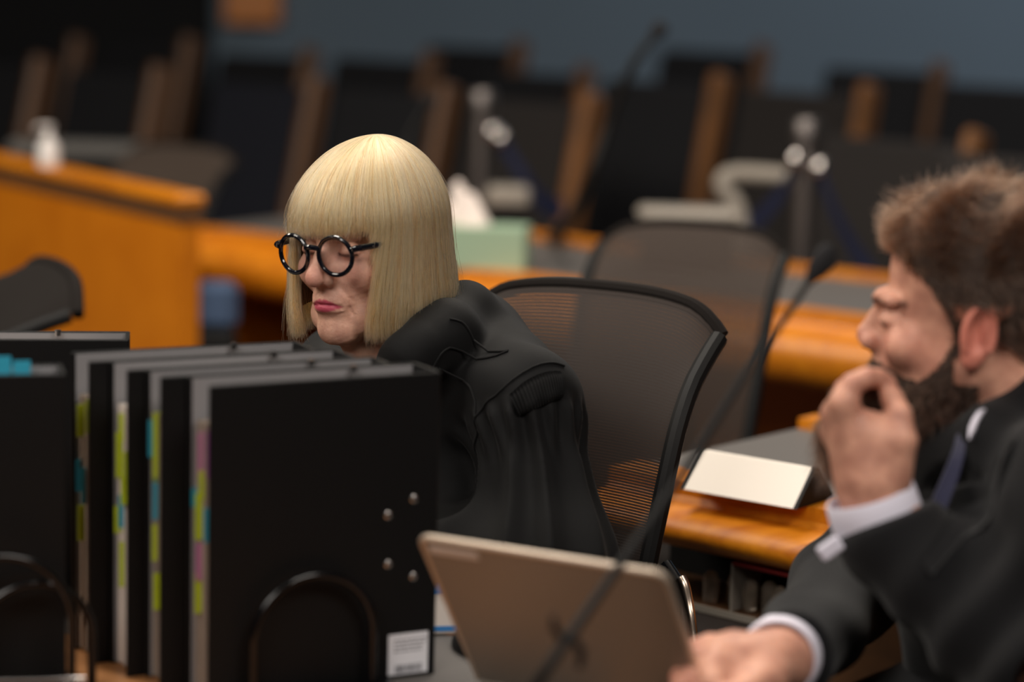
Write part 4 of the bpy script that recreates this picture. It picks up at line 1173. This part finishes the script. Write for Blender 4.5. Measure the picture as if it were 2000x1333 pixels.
# gathered band of fine pleats at the shoulder seam
top_ = resample(smooth_path([P(u, v, 2.93) for u, v in ((1004, 778), (1030, 754), (1062, 735), (1098, 722))], 20), 130)
bot_ = resample(smooth_path([P(u, v, 2.90) for u, v in ((1014, 812), (1050, 797), (1088, 781), (1128, 768))], 20), 130)
nvb = 6; G = np.stack([top_ + (bot_ - top_) * (j / nvb) for j in range(nvb + 1)], 1).reshape(-1, 3)
G = on_surface(robe_s, G, 0.002); N = normals(robe_s, G, 0.003)
ii = np.repeat(np.arange(130), nvb + 1); jj = np.tile(np.arange(nvb + 1), 130)
G = G + N * (0.001 + robe_fold(G)[:, None] * 0.6 + 0.0040 * (0.5 + 0.5 * np.cos(ii * 2 * math.pi / 7.2))[:, None] ** 0.8 * np.array([0.1, 0.75, 0.9, 1, 1, 0.9, 0.3])[jj][:, None] - 0.002 * (jj == 6)[:, None])
Gi = G - N * 0.007; k = nvb + 1; Fc = []
for i in range(129):
    for j in range(nvb):
        a, b, c, d_ = i * k + j, i * k + j + 1, (i + 1) * k + j + 1, (i + 1) * k + j; Fc.append((a, d_, c, b))
m_ = len(G)
for i in range(129):
    for j in (0, nvb): a, b = i * k + j, (i + 1) * k + j; Fc.append((a, b, b + m_, a + m_))
np_mesh('pleated_band', np.vstack([G, Gi]), Fc, M['robe'], person1, True, bW)
# stitched seams
sm = MB()
for ln in ([(872, 726), (905, 756), (938, 786), (957, 811)], [(957, 811), (980, 792), (1004, 777), (1034, 750), (1066, 732), (1098, 720)], [(957, 811), (930, 862), (905, 905), (880, 960)], [(892, 598), (935, 612), (962, 642), (985, 660)], [(835, 720), (870, 690), (925, 672), (985, 662)]):
    pp = on_surface(robe_s, smooth_path([P(u, v, 2.95) for u, v in ln], 18), 0.0); pp = pp + normals(robe_raw, pp, 0.002) * (robe_fold(pp) + 0.0003)[:, None]; sm.tube(pp, 0.0014, 6)
sm.build('seam_piping', M['robe'], person1, origin=np.array(bW))

# glasses
gl = MB()
Lw = lambda p: cW + RW @ (np.asarray(p, float) * WS)
gr, gx, gy, gz = 0.0255, 0.0345, -0.119, -0.003
for sg in (-1, 1):
    ring = [Lw((sg * gx + gr * math.cos(t), gy + 0.006 * (abs(sg * gx + gr * math.cos(t)) / 0.06) ** 2 - 0.06 * gr * math.sin(t), gz + gr * math.sin(t))) for t in np.linspace(0, 2 * math.pi, 41)[:-1]]
    gl.tube(ring, 0.0029, 10, closed=True)
    gl.tube([Lw((sg * 0.060, -0.113, 0.006)), Lw((sg * 0.0665, -0.112, 0.008)), Lw((sg * 0.0695, -0.106, 0.008))], [0.0042, 0.0042, 0.0038], 10)
gl.tube([Lw((x, gy - 0.002 - 0.003 * (1 - (x / 0.01) ** 2), gz + 0.0095 + 0.002 * (1 - (x / 0.01) ** 2))) for x in np.linspace(-0.0105, 0.0105, 7)], 0.0034, 10)
og = np.array(bW)
eg = gl.build('eyeglasses', M['glasses'], person1, origin=og)
for sg in (-1, 1):
    V = [Lw((sg * gx, gy + 0.002, gz))] + [Lw((sg * gx + gr * math.cos(t), gy + 0.006 * (abs(sg * gx + gr * math.cos(t)) / 0.06) ** 2 - 0.06 * gr * math.sin(t), gz + gr * math.sin(t))) for t in np.linspace(0, 2 * math.pi, 41)[:-1]]
    np_mesh('lens', np.array(V), [(0, 1 + i, 1 + (i + 1) % 40) for i in range(40)], M['lens'], eg, True, og)
    MB().tube([Lw((sg * 0.069, -0.108, 0.008)), Lw((sg * 0.0765, -0.05, 0.008)), Lw((sg * 0.082, 0.012, 0.004))], [0.0042, 0.0036, 0.003], 8, flat=0.5).build('temple_arm', M['glasses'], eg, origin=og)
    MB().box(Lw((sg * 0.0635, -0.1165, 0.0075)), (0.0016, 0.0012, 0.0046), RW).build('rivet_plate', M['steel'], eg, smooth=False, origin=og)
    if sg > 0: MB().box(Lw((0.0745, -0.085, 0.008)), (0.001, 0.0045, 0.0018), RW).build('rivet_plate', M['steel'], eg, smooth=False, origin=og)

# bob
HX, HY0, HY1, HZT, HZC = 0.104, 0.122, 0.124, 0.1415, 0.03


def bob(phi, s, theta0, n, jit, zend):
    """phi azimuth (0 front, + to the subject's left), s layer, from polar angle theta0 down to zend"""
    K = n; N = len(phi)
    rx = HX * s; ry = np.where(np.cos(phi) > 0, HY0, HY1) * s
    cy = 0.010
    dirx = np.sin(phi); diry = -np.cos(phi)
    Rh = 1 / np.sqrt((dirx / rx) ** 2 + (diry / ry) ** 2)
    zt = HZC + (HZT - HZC) * (0.5 + 0.5 * s) + 0.004 * (s - 0.95) * 10
    t = np.linspace(0, 1, K)[None, :]
    arc = 0.155; tot = arc + (HZC - zend)
    dist = t * (tot - arc * theta0 / (math.pi / 2))[:, None] + (arc * theta0 / (math.pi / 2))[:, None]
    th = np.minimum(dist / arc, 1) * math.pi / 2
    down = np.maximum(dist - arc, 0)
    rr = Rh[:, None] * np.sin(th) ** 1.03
    z = HZC + (zt - HZC)[:, None] * np.cos(th) ** 1.05 - down
    # flare below the eye line, tips turn slightly in
    fl = 1 + (0.45 + 0.35 * (np.sin(phi) < 0))[:, None] * down * np.clip(1 - np.exp(-down / 0.05), 0, 1)
    fl = fl - 0.09 * np.clip(t - 0.86, 0, 1) / 0.14 * (down > 0.08) * np.clip(jit[:, None] + 0.6, 0, 1.5)
    rr = rr * fl
    # crown sits behind the centre: shift the fan's origin
    sh = (1 - np.sin(th)) * 0.022
    # the side curtains swing forward as they fall
    sw = np.clip(1 - (np.abs(np.degrees(phi)) - 40) / 60, 0, 1)[:, None] * np.clip(down / 0.13, 0, 1) * 0.24
    ph = phi[:, None] * (1 - sw / np.maximum(np.abs(phi)[:, None], 0.3)); dirx = np.sin(ph); diry = -np.cos(ph)
    px = rr * dirx; py = cy + rr * diry + sh
    return np.stack([px, py, z], -1)


def zend_of(phi, r):
    a = np.abs(np.degrees((phi + math.pi) % (2 * math.pi) - math.pi))
    fringe = 0.031 - 0.004 * np.cos(phi * 2) - np.abs(r) * 0.0055
    side = -0.119 + 0.032 * np.clip((a - 70) / 110, 0, 1) + r * 0.006
    fringe = fringe - 0.055 * np.clip((a - 35) / 8, 0, 1) ** 1.5
    return np.where(a < 43, fringe, side), a


N = 17000
phi = rng.uniform(-math.pi, math.pi, N); s = 1 - 0.13 * rng.random(N) ** 1.6
r = rng.normal(0, 1, N); ze, a = zend_of(phi, r)
# fringe strands stay shallow, side ones sit in layers
s = np.where(a < 43, 1 - 0.06 * rng.random(N), s)
th0 = rng.random(N) ** 1.2 * 0.75
pts = bob(phi, s, th0, 20, rng.normal(0, 0.5, N), ze)
K = 20
tt = np.linspace(0, 1, K)
clump = np.round(phi * 55) / 55; ph2 = (phi - clump)
amp = 0.0016 * rng.normal(0, 1, (N, 1)); wv = rng.uniform(0, 6.3, (N, 1))
pts[:, :, 0] += amp * np.sin(tt[None] * 5 + wv) * tt[None] + (-ph2 * 0.05 * np.cos(phi))[:, None] * tt[None] ** 2
pts[:, :, 1] += amp * np.cos(tt[None] * 4 + wv) * tt[None] + (-ph2 * 0.05 * np.sin(phi))[:, None] * tt[None] ** 2
# strands just beside the fringe start as curtain from the temple
wp = cW + (pts * WS) @ RW.T
rad = np.broadcast_to(0.00026 * (1 - 0.6 * tt ** 4), (N, K))
# stray hairs
Ns = 170
ps = rng.uniform(-math.pi, math.pi, Ns); zs, _ = zend_of(ps, rng.normal(0, 2, Ns))
st = bob(ps, np.full(Ns, 1.0), rng.random(Ns) * 0.9, K, np.zeros(Ns), zs)
dirn = rng.normal(0, 1, (Ns, 1, 3)); st = st * (1 + 0.10 * rng.random((Ns, 1, 1)) * (tt[None, :, None] ** 2)) + dirn * 0.010 * (tt[None, :, None] ** 2) * np.sin(tt[None, :, None] * 4)
wst = cW + (st * WS) @ RW.T
cap_phi = np.linspace(-math.pi, math.pi, 97)[:-1]
# under-layer so no scalp shows
capV = []; K2 = 18
zc = np.where(np.abs(cap_phi) < math.radians(45), 0.05, -0.088)
cp = bob(cap_phi, np.full(96, 0.90), np.full(96, 0.02), K2, np.zeros(96), zc)
cp = (cW + (cp * WS) @ RW.T).reshape(-1, 3)
Fc = [(i * K2 + j, ((i + 1) % 96) * K2 + j, ((i + 1) % 96) * K2 + j + 1, i * K2 + j + 1) for i in range(96) for j in range(K2 - 1)]
Fc.append(tuple(i * K2 for i in range(96)))
# drop the faces that would bridge fringe end and side curtain across the face
keep = []
for f in Fc:
    if len(f) == 4:
        i0 = f[0] // K2; i1 = f[1] // K2
        if (zc[i0] > 0) != (zc[i1] > 0): continue
    keep.append(f)
hb_ = np_mesh('hair', cp, keep, M['blondecap'], person1, True, og)
strands('hair_strands', wp, rad, M['blonde'], hb_, og)
strands('stray_hairs', wst, np.broadcast_to(0.00012 * np.ones(K), (Ns, K)), M['blonde'], hb_, og)


# ============================================================ the bearded person in the suit
MS = 1.04
RM = Rz(math.radians(-105)) @ Rx(math.radians(3)) @ Ry(math.radians(2))
cM = P(1898, 614, 2.60)
shL, elL = P(2120, 960, 2.42), P(2020, 1290, 2.42)
wrL = P(1712, 985, 2.49)
shR, elR, wrR = P(1790, 985, 2.86), P(1640, 1170, 2.82), P(1535, 1290, 2.46)
chM, peM = P(2010, 1100, 2.66), np.array([0.64, 2.62, 0.64])
knM = [peM + np.array([-0.40, -0.13 - s_ * 0.11, -0.08]) for s_ in (-1, 1)]; anM = [k_ + np.array([-0.02, -0.01, -0.46]) for k_ in knM]
bM = (peM[0], peM[1], 0.0)
H1 = lambda u, v, d: P(u, v, d)
kn = [(H1(1648, 788, 2.462), 0.0130), (H1(1634, 812, 2.485), 0.0130), (H1(1632, 842, 2.508), 0.0125), (H1(1642, 872, 2.53), 0.012)]
fgL = [
    [(H1(1648, 788, 2.462), 0.0125), (H1(1664, 752, 2.462), 0.0118), (H1(1692, 738, 2.468), 0.0108), (H1(1716, 738, 2.478), 0.0098), (H1(1733, 746, 2.486), 0.0085)],
    [(H1(1634, 812, 2.485), 0.0125), (H1(1650, 762, 2.488), 0.0112), (H1(1680, 744, 2.495), 0.0102), (H1(1706, 756, 2.505), 0.0094), (H1(1722, 775, 2.51), 0.0082)],
    [(H1(1632, 842, 2.508), 0.012), (H1(1648, 785, 2.515), 0.0108), (H1(1675, 772, 2.525), 0.0098), (H1(1700, 785, 2.53), 0.009), (H1(1712, 802, 2.53), 0.008)],
    [(H1(1642, 872, 2.53), 0.0112), (H1(1655, 815, 2.54), 0.0098), (H1(1680, 802, 2.548), 0.009), (H1(1700, 815, 2.55), 0.0075)],
]
thL = [(H1(1748, 930, 2.468), 0.0165), (H1(1762, 862, 2.458), 0.0155), (H1(1757, 812, 2.462), 0.0128), (H1(1742, 776, 2.475), 0.011), (H1(1732, 758, 2.484), 0.0088)]
thenar = [(H1(1725, 960, 2.478), H1(1742, 860, 2.462), 0.026, 0.02), (H1(1700, 950, 2.49), H1(1672, 850, 2.48), 0.032, 0.024), (H1(1705, 930, 2.475), H1(1705, 850, 2.47), 0.03, 0.022)]
knR = [(H1(1432, 1262, 2.43), 0.0125), (H1(1405, 1278, 2.41), 0.0125), (H1(1392, 1304, 2.39), 0.012), (H1(1392, 1335, 2.37), 0.011)]
fgR = [
    [(H1(1432, 1262, 2.43), 0.0115), (H1(1385, 1258, 2.425), 0.0102), (H1(1352, 1268, 2.42), 0.0092), (H1(1335, 1292, 2.415), 0.008)],
    [(H1(1405, 1278, 2.41), 0.0115), (H1(1362, 1284, 2.405), 0.0102), (H1(1335, 1302, 2.40), 0.0092), (H1(1322, 1325, 2.395), 0.008)],
    [(H1(1392, 1304, 2.39), 0.011), (H1(1350, 1318, 2.385), 0.0098), (H1(1328, 1338, 2.38), 0.009), (H1(1318, 1360, 2.38), 0.0078)],
    [(H1(1392, 1335, 2.37), 0.0105), (H1(1358, 1350, 2.37), 0.009), (H1(1340, 1368, 2.37), 0.008), (H1(1332, 1382, 2.37), 0.007)],
]
thR = [(H1(1498, 1335, 2.39), 0.0155), (H1(1458, 1350, 2.36), 0.013), (H1(1420, 1362, 2.35), 0.011), (H1(1392, 1375, 2.35), 0.009)]
thenR = [(H1(1500, 1300, 2.43), H1(1450, 1290, 2.41), 0.028, 0.018), (H1(1500, 1320, 2.40), H1(1465, 1340, 2.37), 0.022, 0.014)]


def skinM(p):
    d = head_field((p - cM) @ RM / MS, dict(ears=True, nose=-1.2, nz=0.006, brow=0.0085, jaw=0.023)) * MS
    nk = chain(p, [cM + RM @ np.array([0, 0.015, -0.05]) * MS, P(1985, 830, 2.62), P(2010, 920, 2.64)], [0.058, 0.06, 0.075], 0.01)
    nk = smin(nk, cone(p, cM + RM @ np.array([0.0, -0.045, -0.09]), P(1930, 850, 2.6), 0.03, 0.03), 0.03)
    d = smin(d, nk, 0.02)
    b = smin(cone(p, chM, peM, 0.12, 0.14), cone(p, shL, shR, 0.05, 0.05), 0.06)
    for k_, a_ in zip(knM, anM):
        b = smin(b, cone(p, peM - (0, 0, 0.03), k_, 0.09, 0.055), 0.03); b = smin(b, cone(p, k_, a_, 0.05, 0.036), 0.01)
        b = smin(b, cone(p, a_ - (0, 0, 0.03), a_ + (-0.13, -0.04, -0.045), 0.036, 0.028), 0.02)
    for a, e, h in ((shL, elL, wrL), (shR, elR, wrR)):
        b = smin(b, cone(p, a, e, 0.045, 0.04), 0.02); b = smin(b, cone(p, e, h, 0.04, 0.029), 0.012)
    d = smin(d, b, 0.03)
    d = smin(d, hand_field(p, (P(1702, 960, 2.49), 0.031), kn, fgL, thL, thenar), 0.012)
    d = smin(d, hand_field(p, (P(1515, 1290, 2.45), 0.030), knR, fgR, thR, thenR), 0.012)
    return d


person2 = thing('person', 'seated person with short brown hair and beard in dark suit, hand raised to the mouth', 'person', bM)
lo = np.min([cM - 0.16, P(1590, 700, 2.4), P(1300, 1400, 2.3), peM - 0.18, anM[0] - 0.2, anM[1] - 0.12], axis=0) - 0.01; lo[2] = 0.0; hi = np.max([cM + 0.16, shL + 0.1, peM + 0.16, shR + 0.08], axis=0)
V, Q = iso(skinM, lo, hi, 0.0027)
q = (V - cM) @ RM / MS; tint = head_tint(q, 0.7, 0.45, 0.55, 0.75, 0.85, 0.6); far = (np.abs(q).max(1) > 0.15); tint[far] = 0
# knuckles and finger tips run a little redder
for f in fgL + fgR:
    for c_, r_ in f[1:]: tint[:, 1] = np.maximum(tint[:, 1], 0.38 * np.exp(-(np.linalg.norm(V - c_, axis=1) / 0.011) ** 2))
ogM = np.array(bM)
body2 = np_mesh('body', V, Q, M['skinM'], person2, True, bM, tint=tint)
Nb = normals(skinM, V, 0.002)

# hair and beard rooted on the skin
ql = q; nl = Nb @ RM
x, y, z = ql[:, 0], ql[:, 1], ql[:, 2]; ax = np.abs(x)
inh = np.abs(ql).max(1) < 0.15
ear = (ax > 0.066) & (y > -0.012) & (y < 0.045) & (z < 0.02) & (z > -0.06)
# hairline: forehead height, temple, sideburn in front of the ear, nape
hl = np.interp(y, [-0.10, -0.085, -0.06, -0.035, -0.02, -0.008, 0.01, 0.05, 0.09, 0.12], [0.074, 0.072, 0.060, 0.036, 0.012, -0.035, 0.005, -0.035, -0.06, -0.07])
hairm = inh & (z > hl) & ~ear
jawline = np.interp(y, [-0.11, -0.09, -0.07, -0.05, -0.03, -0.012, 0.0], [-0.047, -0.047, -0.055, -0.06, -0.045, -0.015, 0.03])
lipz = np.abs(z + 0.0635 + 3.2 * x * x) < 0.0075
beardm = inh & (z < jawline) & (z > -0.135) & (y < 0.012) & ~ear & ~(lipz & (ax < 0.024) & (y < -0.085)) & (nl[:, 2] > -0.98)
beardm &= ~((z < -0.1) & (y > -0.03))


def grow(mask, n, lenf, dirf, K, rad, name, mt, parent, jit=0.35):
    ids = np.nonzero(mask)[0]; ids = rng.choice(ids, n); p0 = ql[ids] + rng.normal(0, 0.0007, (n, 3)); n0 = nl[ids]; p0 = p0 + n0 * (0.009 * topness(p0) * (name == 'hair_top_strands'))[:, None]
    L = lenf(p0)[:, None, None]; t = np.linspace(0, 1, K)[None, :, None]
    dr = dirf(p0); dr = dr / np.linalg.norm(dr, axis=1)[:, None] + rng.normal(0, jit, (n, 3))
    dr -= n0 * np.minimum((dr * n0).sum(1), 0)[:, None]
    lift = 0.10
    curl = rng.normal(0, 1, (n, 1, 3)) * 0.10
    pts = p0[:, None] + L * (n0[:, None] * lift * (t - 0.35 * t * t) + dr[:, None] * (0.35 * t + 0.65 * t * t) + curl * np.sin(t * 3.0 + p0[:, None, 1:2] * 200))
    w_ = cM + (pts * MS) @ RM.T
    return strands(name, w_, np.broadcast_to(rad * (1 - 0.6 * np.linspace(0, 1, K) ** 3), (n, K)), mt, parent, ogM)


# cap just over the scalp
topness = lambda p: np.clip((p[:, 2] - 0.055) / 0.05, 0, 1)
hv = hairm.copy(); capq = Q[hv[Q].all(1)]
used = np.unique(capq); remap = np.full(len(V), -1); remap[used] = np.arange(len(used))
capo = np_mesh('hair', V[used] + Nb[used] * (0.0025 + 0.010 * topness(ql[used]) + 0.003 * np.sin(ql[used][:, 1] * 150 + 40 * ql[used][:, 0]) * np.sin(ql[used][:, 0] * 130) * topness(ql[used]))[:, None], remap[capq].astype(np.int32), M['browncap'], person2, True, bM)
grow(hairm & (z > 0.045), 9000, lambda p: 0.010 + 0.014 * topness(p) + 0.006 * np.clip((-0.02 - p[:, 1]) / 0.06, 0, 1) * topness(p), lambda p: np.stack([2.5 * p[:, 0] + 0.3 * np.sin(p[:, 1] * 110 + p[:, 0] * 60), 0.45 - 0.95 * np.clip((0.01 - p[:, 1]) / 0.09, 0, 1) + 0.35 * np.sin(p[:, 0] * 120 + p[:, 1] * 60), 0.12 + 0.25 * np.cos(p[:, 1] * 90 + p[:, 0] * 50)], 1), 9, 0.00042, 'hair_top_strands', M['brownhair'], capo, 0.16)
grow(hairm & (z <= 0.06), 8000, lambda p: 0.013 + 0 * p[:, 0], lambda p: np.stack([0 * p[:, 0], 0.5 + 0 * p[:, 0], -0.7 + 0 * p[:, 0]], 1), 6, 0.00038, 'hair_side_strands', M['brownhair'], capo, 0.2)
capq = Q[beardm[Q].all(1)]; used = np.unique(capq); remap = np.full(len(V), -1); remap[used] = np.arange(len(used))
bo = np_mesh('beard', V[used] + Nb[used] * 0.0012, remap[capq].astype(np.int32), M['browncap'], person2, True, bM)
grow(beardm, 9000, lambda p: 0.009 + 0.012 * np.clip((-0.07 - p[:, 2]) / 0.04, 0, 1), lambda p: np.stack([0 * p[:, 0], -0.35 + 0 * p[:, 0], -1 + 0 * p[:, 0]], 1), 6, 0.00032, 'beard_strands', M['beard'], bo, 0.35)


def jacket_raw(p):
    d = cone(p, chM, peM, 0.152, 0.165)
    d = smin(d, cone(p, P(1975, 955, 2.66), shL, 0.085, 0.075), 0.06)
    d = smin(d, cone(p, P(1960, 960, 2.68), shR, 0.08, 0.072), 0.06)
    d = smin(d, cone(p, shL, elL, 0.078, 0.07), 0.03)
    d = smin(d, cone(p, elL, P(1735, 1040, 2.49), 0.072, 0.055), 0.035)
    d = smin(d, cone(p, shR, elR, 0.074, 0.06), 0.03)
    d = smin(d, cone(p, elR, P(1548, 1282, 2.48), 0.06, 0.047), 0.025)
    d = smin(d, cone(p, P(1925, 905, 2.63), P(1960, 1060, 2.64), 0.078, 0.13), 0.04)
    # collar roll behind and beside the neck
    d = smin(d, chain(p, [P(1905, 930, 2.56), P(1945, 850, 2.55), P(2010, 790, 2.57), P(2080, 775, 2.66)], [0.025, 0.03, 0.034, 0.036], 0.01), 0.03)
    # cut the sleeve ends flat and open the chest towards the face
    a1 = wrL - elL; a1 = a1 / np.linalg.norm(a1); pc = P(1722, 1022, 2.49)
    n1_ = (P(1700, 985, 2.49) - P(1745, 1110, 2.49)); n1_ /= np.linalg.norm(n1_)
    near = np.linalg.norm(p - pc, axis=1) < 0.12
    d = np.where(near, smax(d, (p - pc) @ n1_ - 0.004, 0.004), d)
    n2_ = (wrR - elR) / np.linalg.norm(wrR - elR); pc2 = P(1546, 1284, 2.47)
    near = np.linalg.norm(p - pc2, axis=1) < 0.11
    d = np.where(near, smax(d, (p - pc2) @ n2_, 0.004), d)
    d = smax(d, -chain(p, [P(1905, 790, 2.62), P(1885, 860, 2.60), P(1845, 960, 2.58)], [0.05, 0.022, 0.006]), 0.012)
    return d


aL = (wrL - elL) / np.linalg.norm(wrL - elL)


def jfold(V):
    r = V - elL; t = r @ aL; ra = np.linalg.norm(r - np.outer(t, aL), axis=1)
    n = np.clip((0.13 - ra) / 0.05, 0, 1)
    f = n * 0.007 * np.sin(t * 95 + 14 * (r @ np.array([0.3, 0.9, -0.3])) + 2) * np.clip(1 - t / 0.24, 0.15, 1)
    s_ = V @ np.array([0.3, 0.5, 0.8]); c_ = V @ np.array([0.9, -0.3, 0.2])
    return f + 0.004 * np.sin(s_ * 50 + 2.5 * np.sin(c_ * 16)) * (1 - 0.6 * n)


lo = np.min([P(1420, 1320, 2.4), P(1560, 930, 2.4), peM - 0.2], axis=0) - 0.05; hi = np.max([shL + 0.12, peM + 0.2, shR + 0.12], axis=0); hi[2] = max(hi[2], P(2010, 740, 2.6)[2])
V, Q = iso(jacket_raw, lo, hi, 0.0042)
cloth('suit_jacket', jacket_raw, V, Q, M['suit'], person2, bM, jfold)


def ring_cuff(name, c, axis, r, ln, mt):
    axis = axis / np.linalg.norm(axis); u = np.cross(axis, (0, 1, 0)); u /= np.linalg.norm(u); R = np.stack([u, np.cross(axis, u), axis], 1)
    return MB().lathe([(r - 0.006, -ln), (r, -ln), (r + 0.001, -ln * 0.3), (r, 0.0), (r - 0.0015, 0.0025), (r - 0.004, 0.001), (r - 0.005, -0.01)], c, 36, R).build(name, mt, person2, origin=ogM)


ring_cuff('shirt_cuff', P(1699, 968, 2.49), P(1699, 968, 2.49) - P(1738, 1095, 2.50), 0.047, 0.06, M['shirt'])
ring_cuff('shirt_cuff', P(1520, 1288, 2.455), wrR - elR, 0.041, 0.04, M['shirt'])
MB().box(P(1622, 1072, 2.465), (0.026, 0.006, 0.018), Ry(math.radians(-38)), bev=0.0028).build('double_cuff_fold', M['shirt'], person2, origin=ogM)
# trousers and shoes


def trouser_f(p):
    d = smin(cone(p, peM + (0, 0, 0.02), knM[0], 0.14, 0.075), cone(p, peM + (0, 0, 0.02), knM[1], 0.14, 0.075), 0.04)
    for k_, a_ in zip(knM, anM): d = smin(d, cone(p, k_, a_ + (0, 0, 0.02), 0.072, 0.06), 0.01)
    return d


V, Q = iso(trouser_f, np.min([knM[0], knM[1], anM[0], anM[1]], axis=0) - 0.12, peM + 0.2, 0.007)
np_mesh('trousers', V, Q, M['suit'], person2, True, bM)
for own, an_, f_ in ((person1, anW, (-0.07, -0.11)), (person2, anM, (-0.13, -0.04))):
    for a_ in an_:
        sf = lambda p, a_=a_, f_=f_: smax(smin(cone(p, a_ - (0, 0, 0.03), a_ + (*f_, -0.045), 0.042, 0.034), cone(p, a_, a_ - (0, 0, 0.04), 0.042, 0.04), 0.02), 0.004 - p[:, 2], 0.004)
        V, Q = iso(sf, a_ - (0.2, 0.18, a_[2]), a_ + (0.06, 0.06, 0.06), 0.006); np_mesh('shoe', V, Q, M['blackgloss'], own, True, tuple(own.location))
# shirt front, collar and tie in the opening


def shirt_f(p):
    d = cone(p, P(1965, 940, 2.63), P(1975, 1200, 2.66), 0.085, 0.12)
    d = smin(d, chain(p, [P(1985, 820, 2.63), P(1990, 900, 2.64)], [0.064, 0.072]), 0.03)
    return smax(d, -cone(p, P(1975, 770, 2.62), P(1985, 835, 2.63), 0.064, 0.062), 0.004)


lo = P(1700, 1300, 2.4) - 0.02; hi = P(2200, 780, 2.85) + 0.02; lo, hi = np.minimum(lo, hi), np.maximum(lo, hi)
V, Q = iso(shirt_f, lo, hi, 0.005)
np_mesh('shirt', V, Q, M['shirt'], person2, True, bM)
ta = smooth_path([P(u, v, d) for u, v, d in ((1870, 848, 2.545), (1862, 880, 2.54), (1842, 930, 2.535), (1818, 985, 2.53), (1806, 1020, 2.53))], 12)
tb_ = smooth_path([P(u, v, d) for u, v, d in ((1888, 850, 2.535), (1884, 885, 2.53), (1872, 932, 2.525), (1852, 985, 2.52), (1840, 1020, 2.52))], 12)
nt_ = len(ta); V = []
for a, b in zip(ta, tb_): V += [a, b, b + (0, 0.005, 0), a + (0, 0.005, 0)]
np_mesh('necktie', np.array(V), [(4 * i, 4 * i + 1, 4 * i + 5, 4 * i + 4) for i in range(nt_ - 1)] + [(4 * i + 1, 4 * i + 2, 4 * i + 6, 4 * i + 5) for i in range(nt_ - 1)] + [(4 * i + 2, 4 * i + 3, 4 * i + 7, 4 * i + 6) for i in range(nt_ - 1)] + [(4 * i + 3, 4 * i, 4 * i + 4, 4 * i + 7) for i in range(nt_ - 1)] + [(0, 3, 2, 1), (4 * nt_ - 4, 4 * nt_ - 3, 4 * nt_ - 2, 4 * nt_ - 1)], M['tie'], person2, False, bM)
ribbon('shirt_collar', jacket_raw, [P(u, v, 2.52) for u, v in ((1890, 776), (1880, 800), (1874, 826), (1878, 846))], [P(u, v, 2.52) for u, v in ((1914, 776), (1910, 805), (1900, 836), (1884, 858))], M['shirt'], person2, bM, 0.006, 0.004)
for a, b in (([(1905, 850), (1880, 910), (1862, 970), (1835, 1040), (1815, 1110)], [(1965, 840), (1945, 905), (1925, 985), (1880, 1060), (1830, 1130)]),):
    ribbon('lapel', jacket_raw, smooth_path([P(u, v, 2.45) for u, v in a], 16), smooth_path([P(u, v, 2.42) for u, v in b], 16), M['suit'], person2, bM, 0.004, 0.005)

# the chair under the man, mostly outside the picture
rzm = math.radians(-72)
mc = peM + (0.03, 0.01, 0)
dup(ch1, (mc[0], mc[1], 0), rzm, 'black mesh office chair under the bearded person in the suit')
# bright bracket at the lower right of the front chair
oc = np.array(ch1.location); Rc = Rz(-ch1.rotation_euler[2])
br_pts = smooth_path([P(1327, 1132, 2.99), P(1336, 1150, 2.985), P(1346, 1195, 2.97), P(1355, 1260, 2.96), P(1362, 1350, 2.94)], 24)
br_pts = [Rc @ (q_ - oc) for q_ in br_pts]
nb2 = len(br_pts)
MB().tube(br_pts, [0.0105 - 0.0045 * i / nb2 for i in range(nb2)], 14, flat=0.7).build('arm_bracket', mat('dull_chrome', (170, 154, 140), 0.22, 1.0), ch1)
MB().tube([Rc @ (q_ - oc) for q_ in (P(1300, 1105, 3.02), P(1322, 1135, 3.0), P(1318, 1200, 3.0), P(1325, 1300, 2.98))], 0.009, 10).build('bracket_mount', M['blackgloss'], ch1)
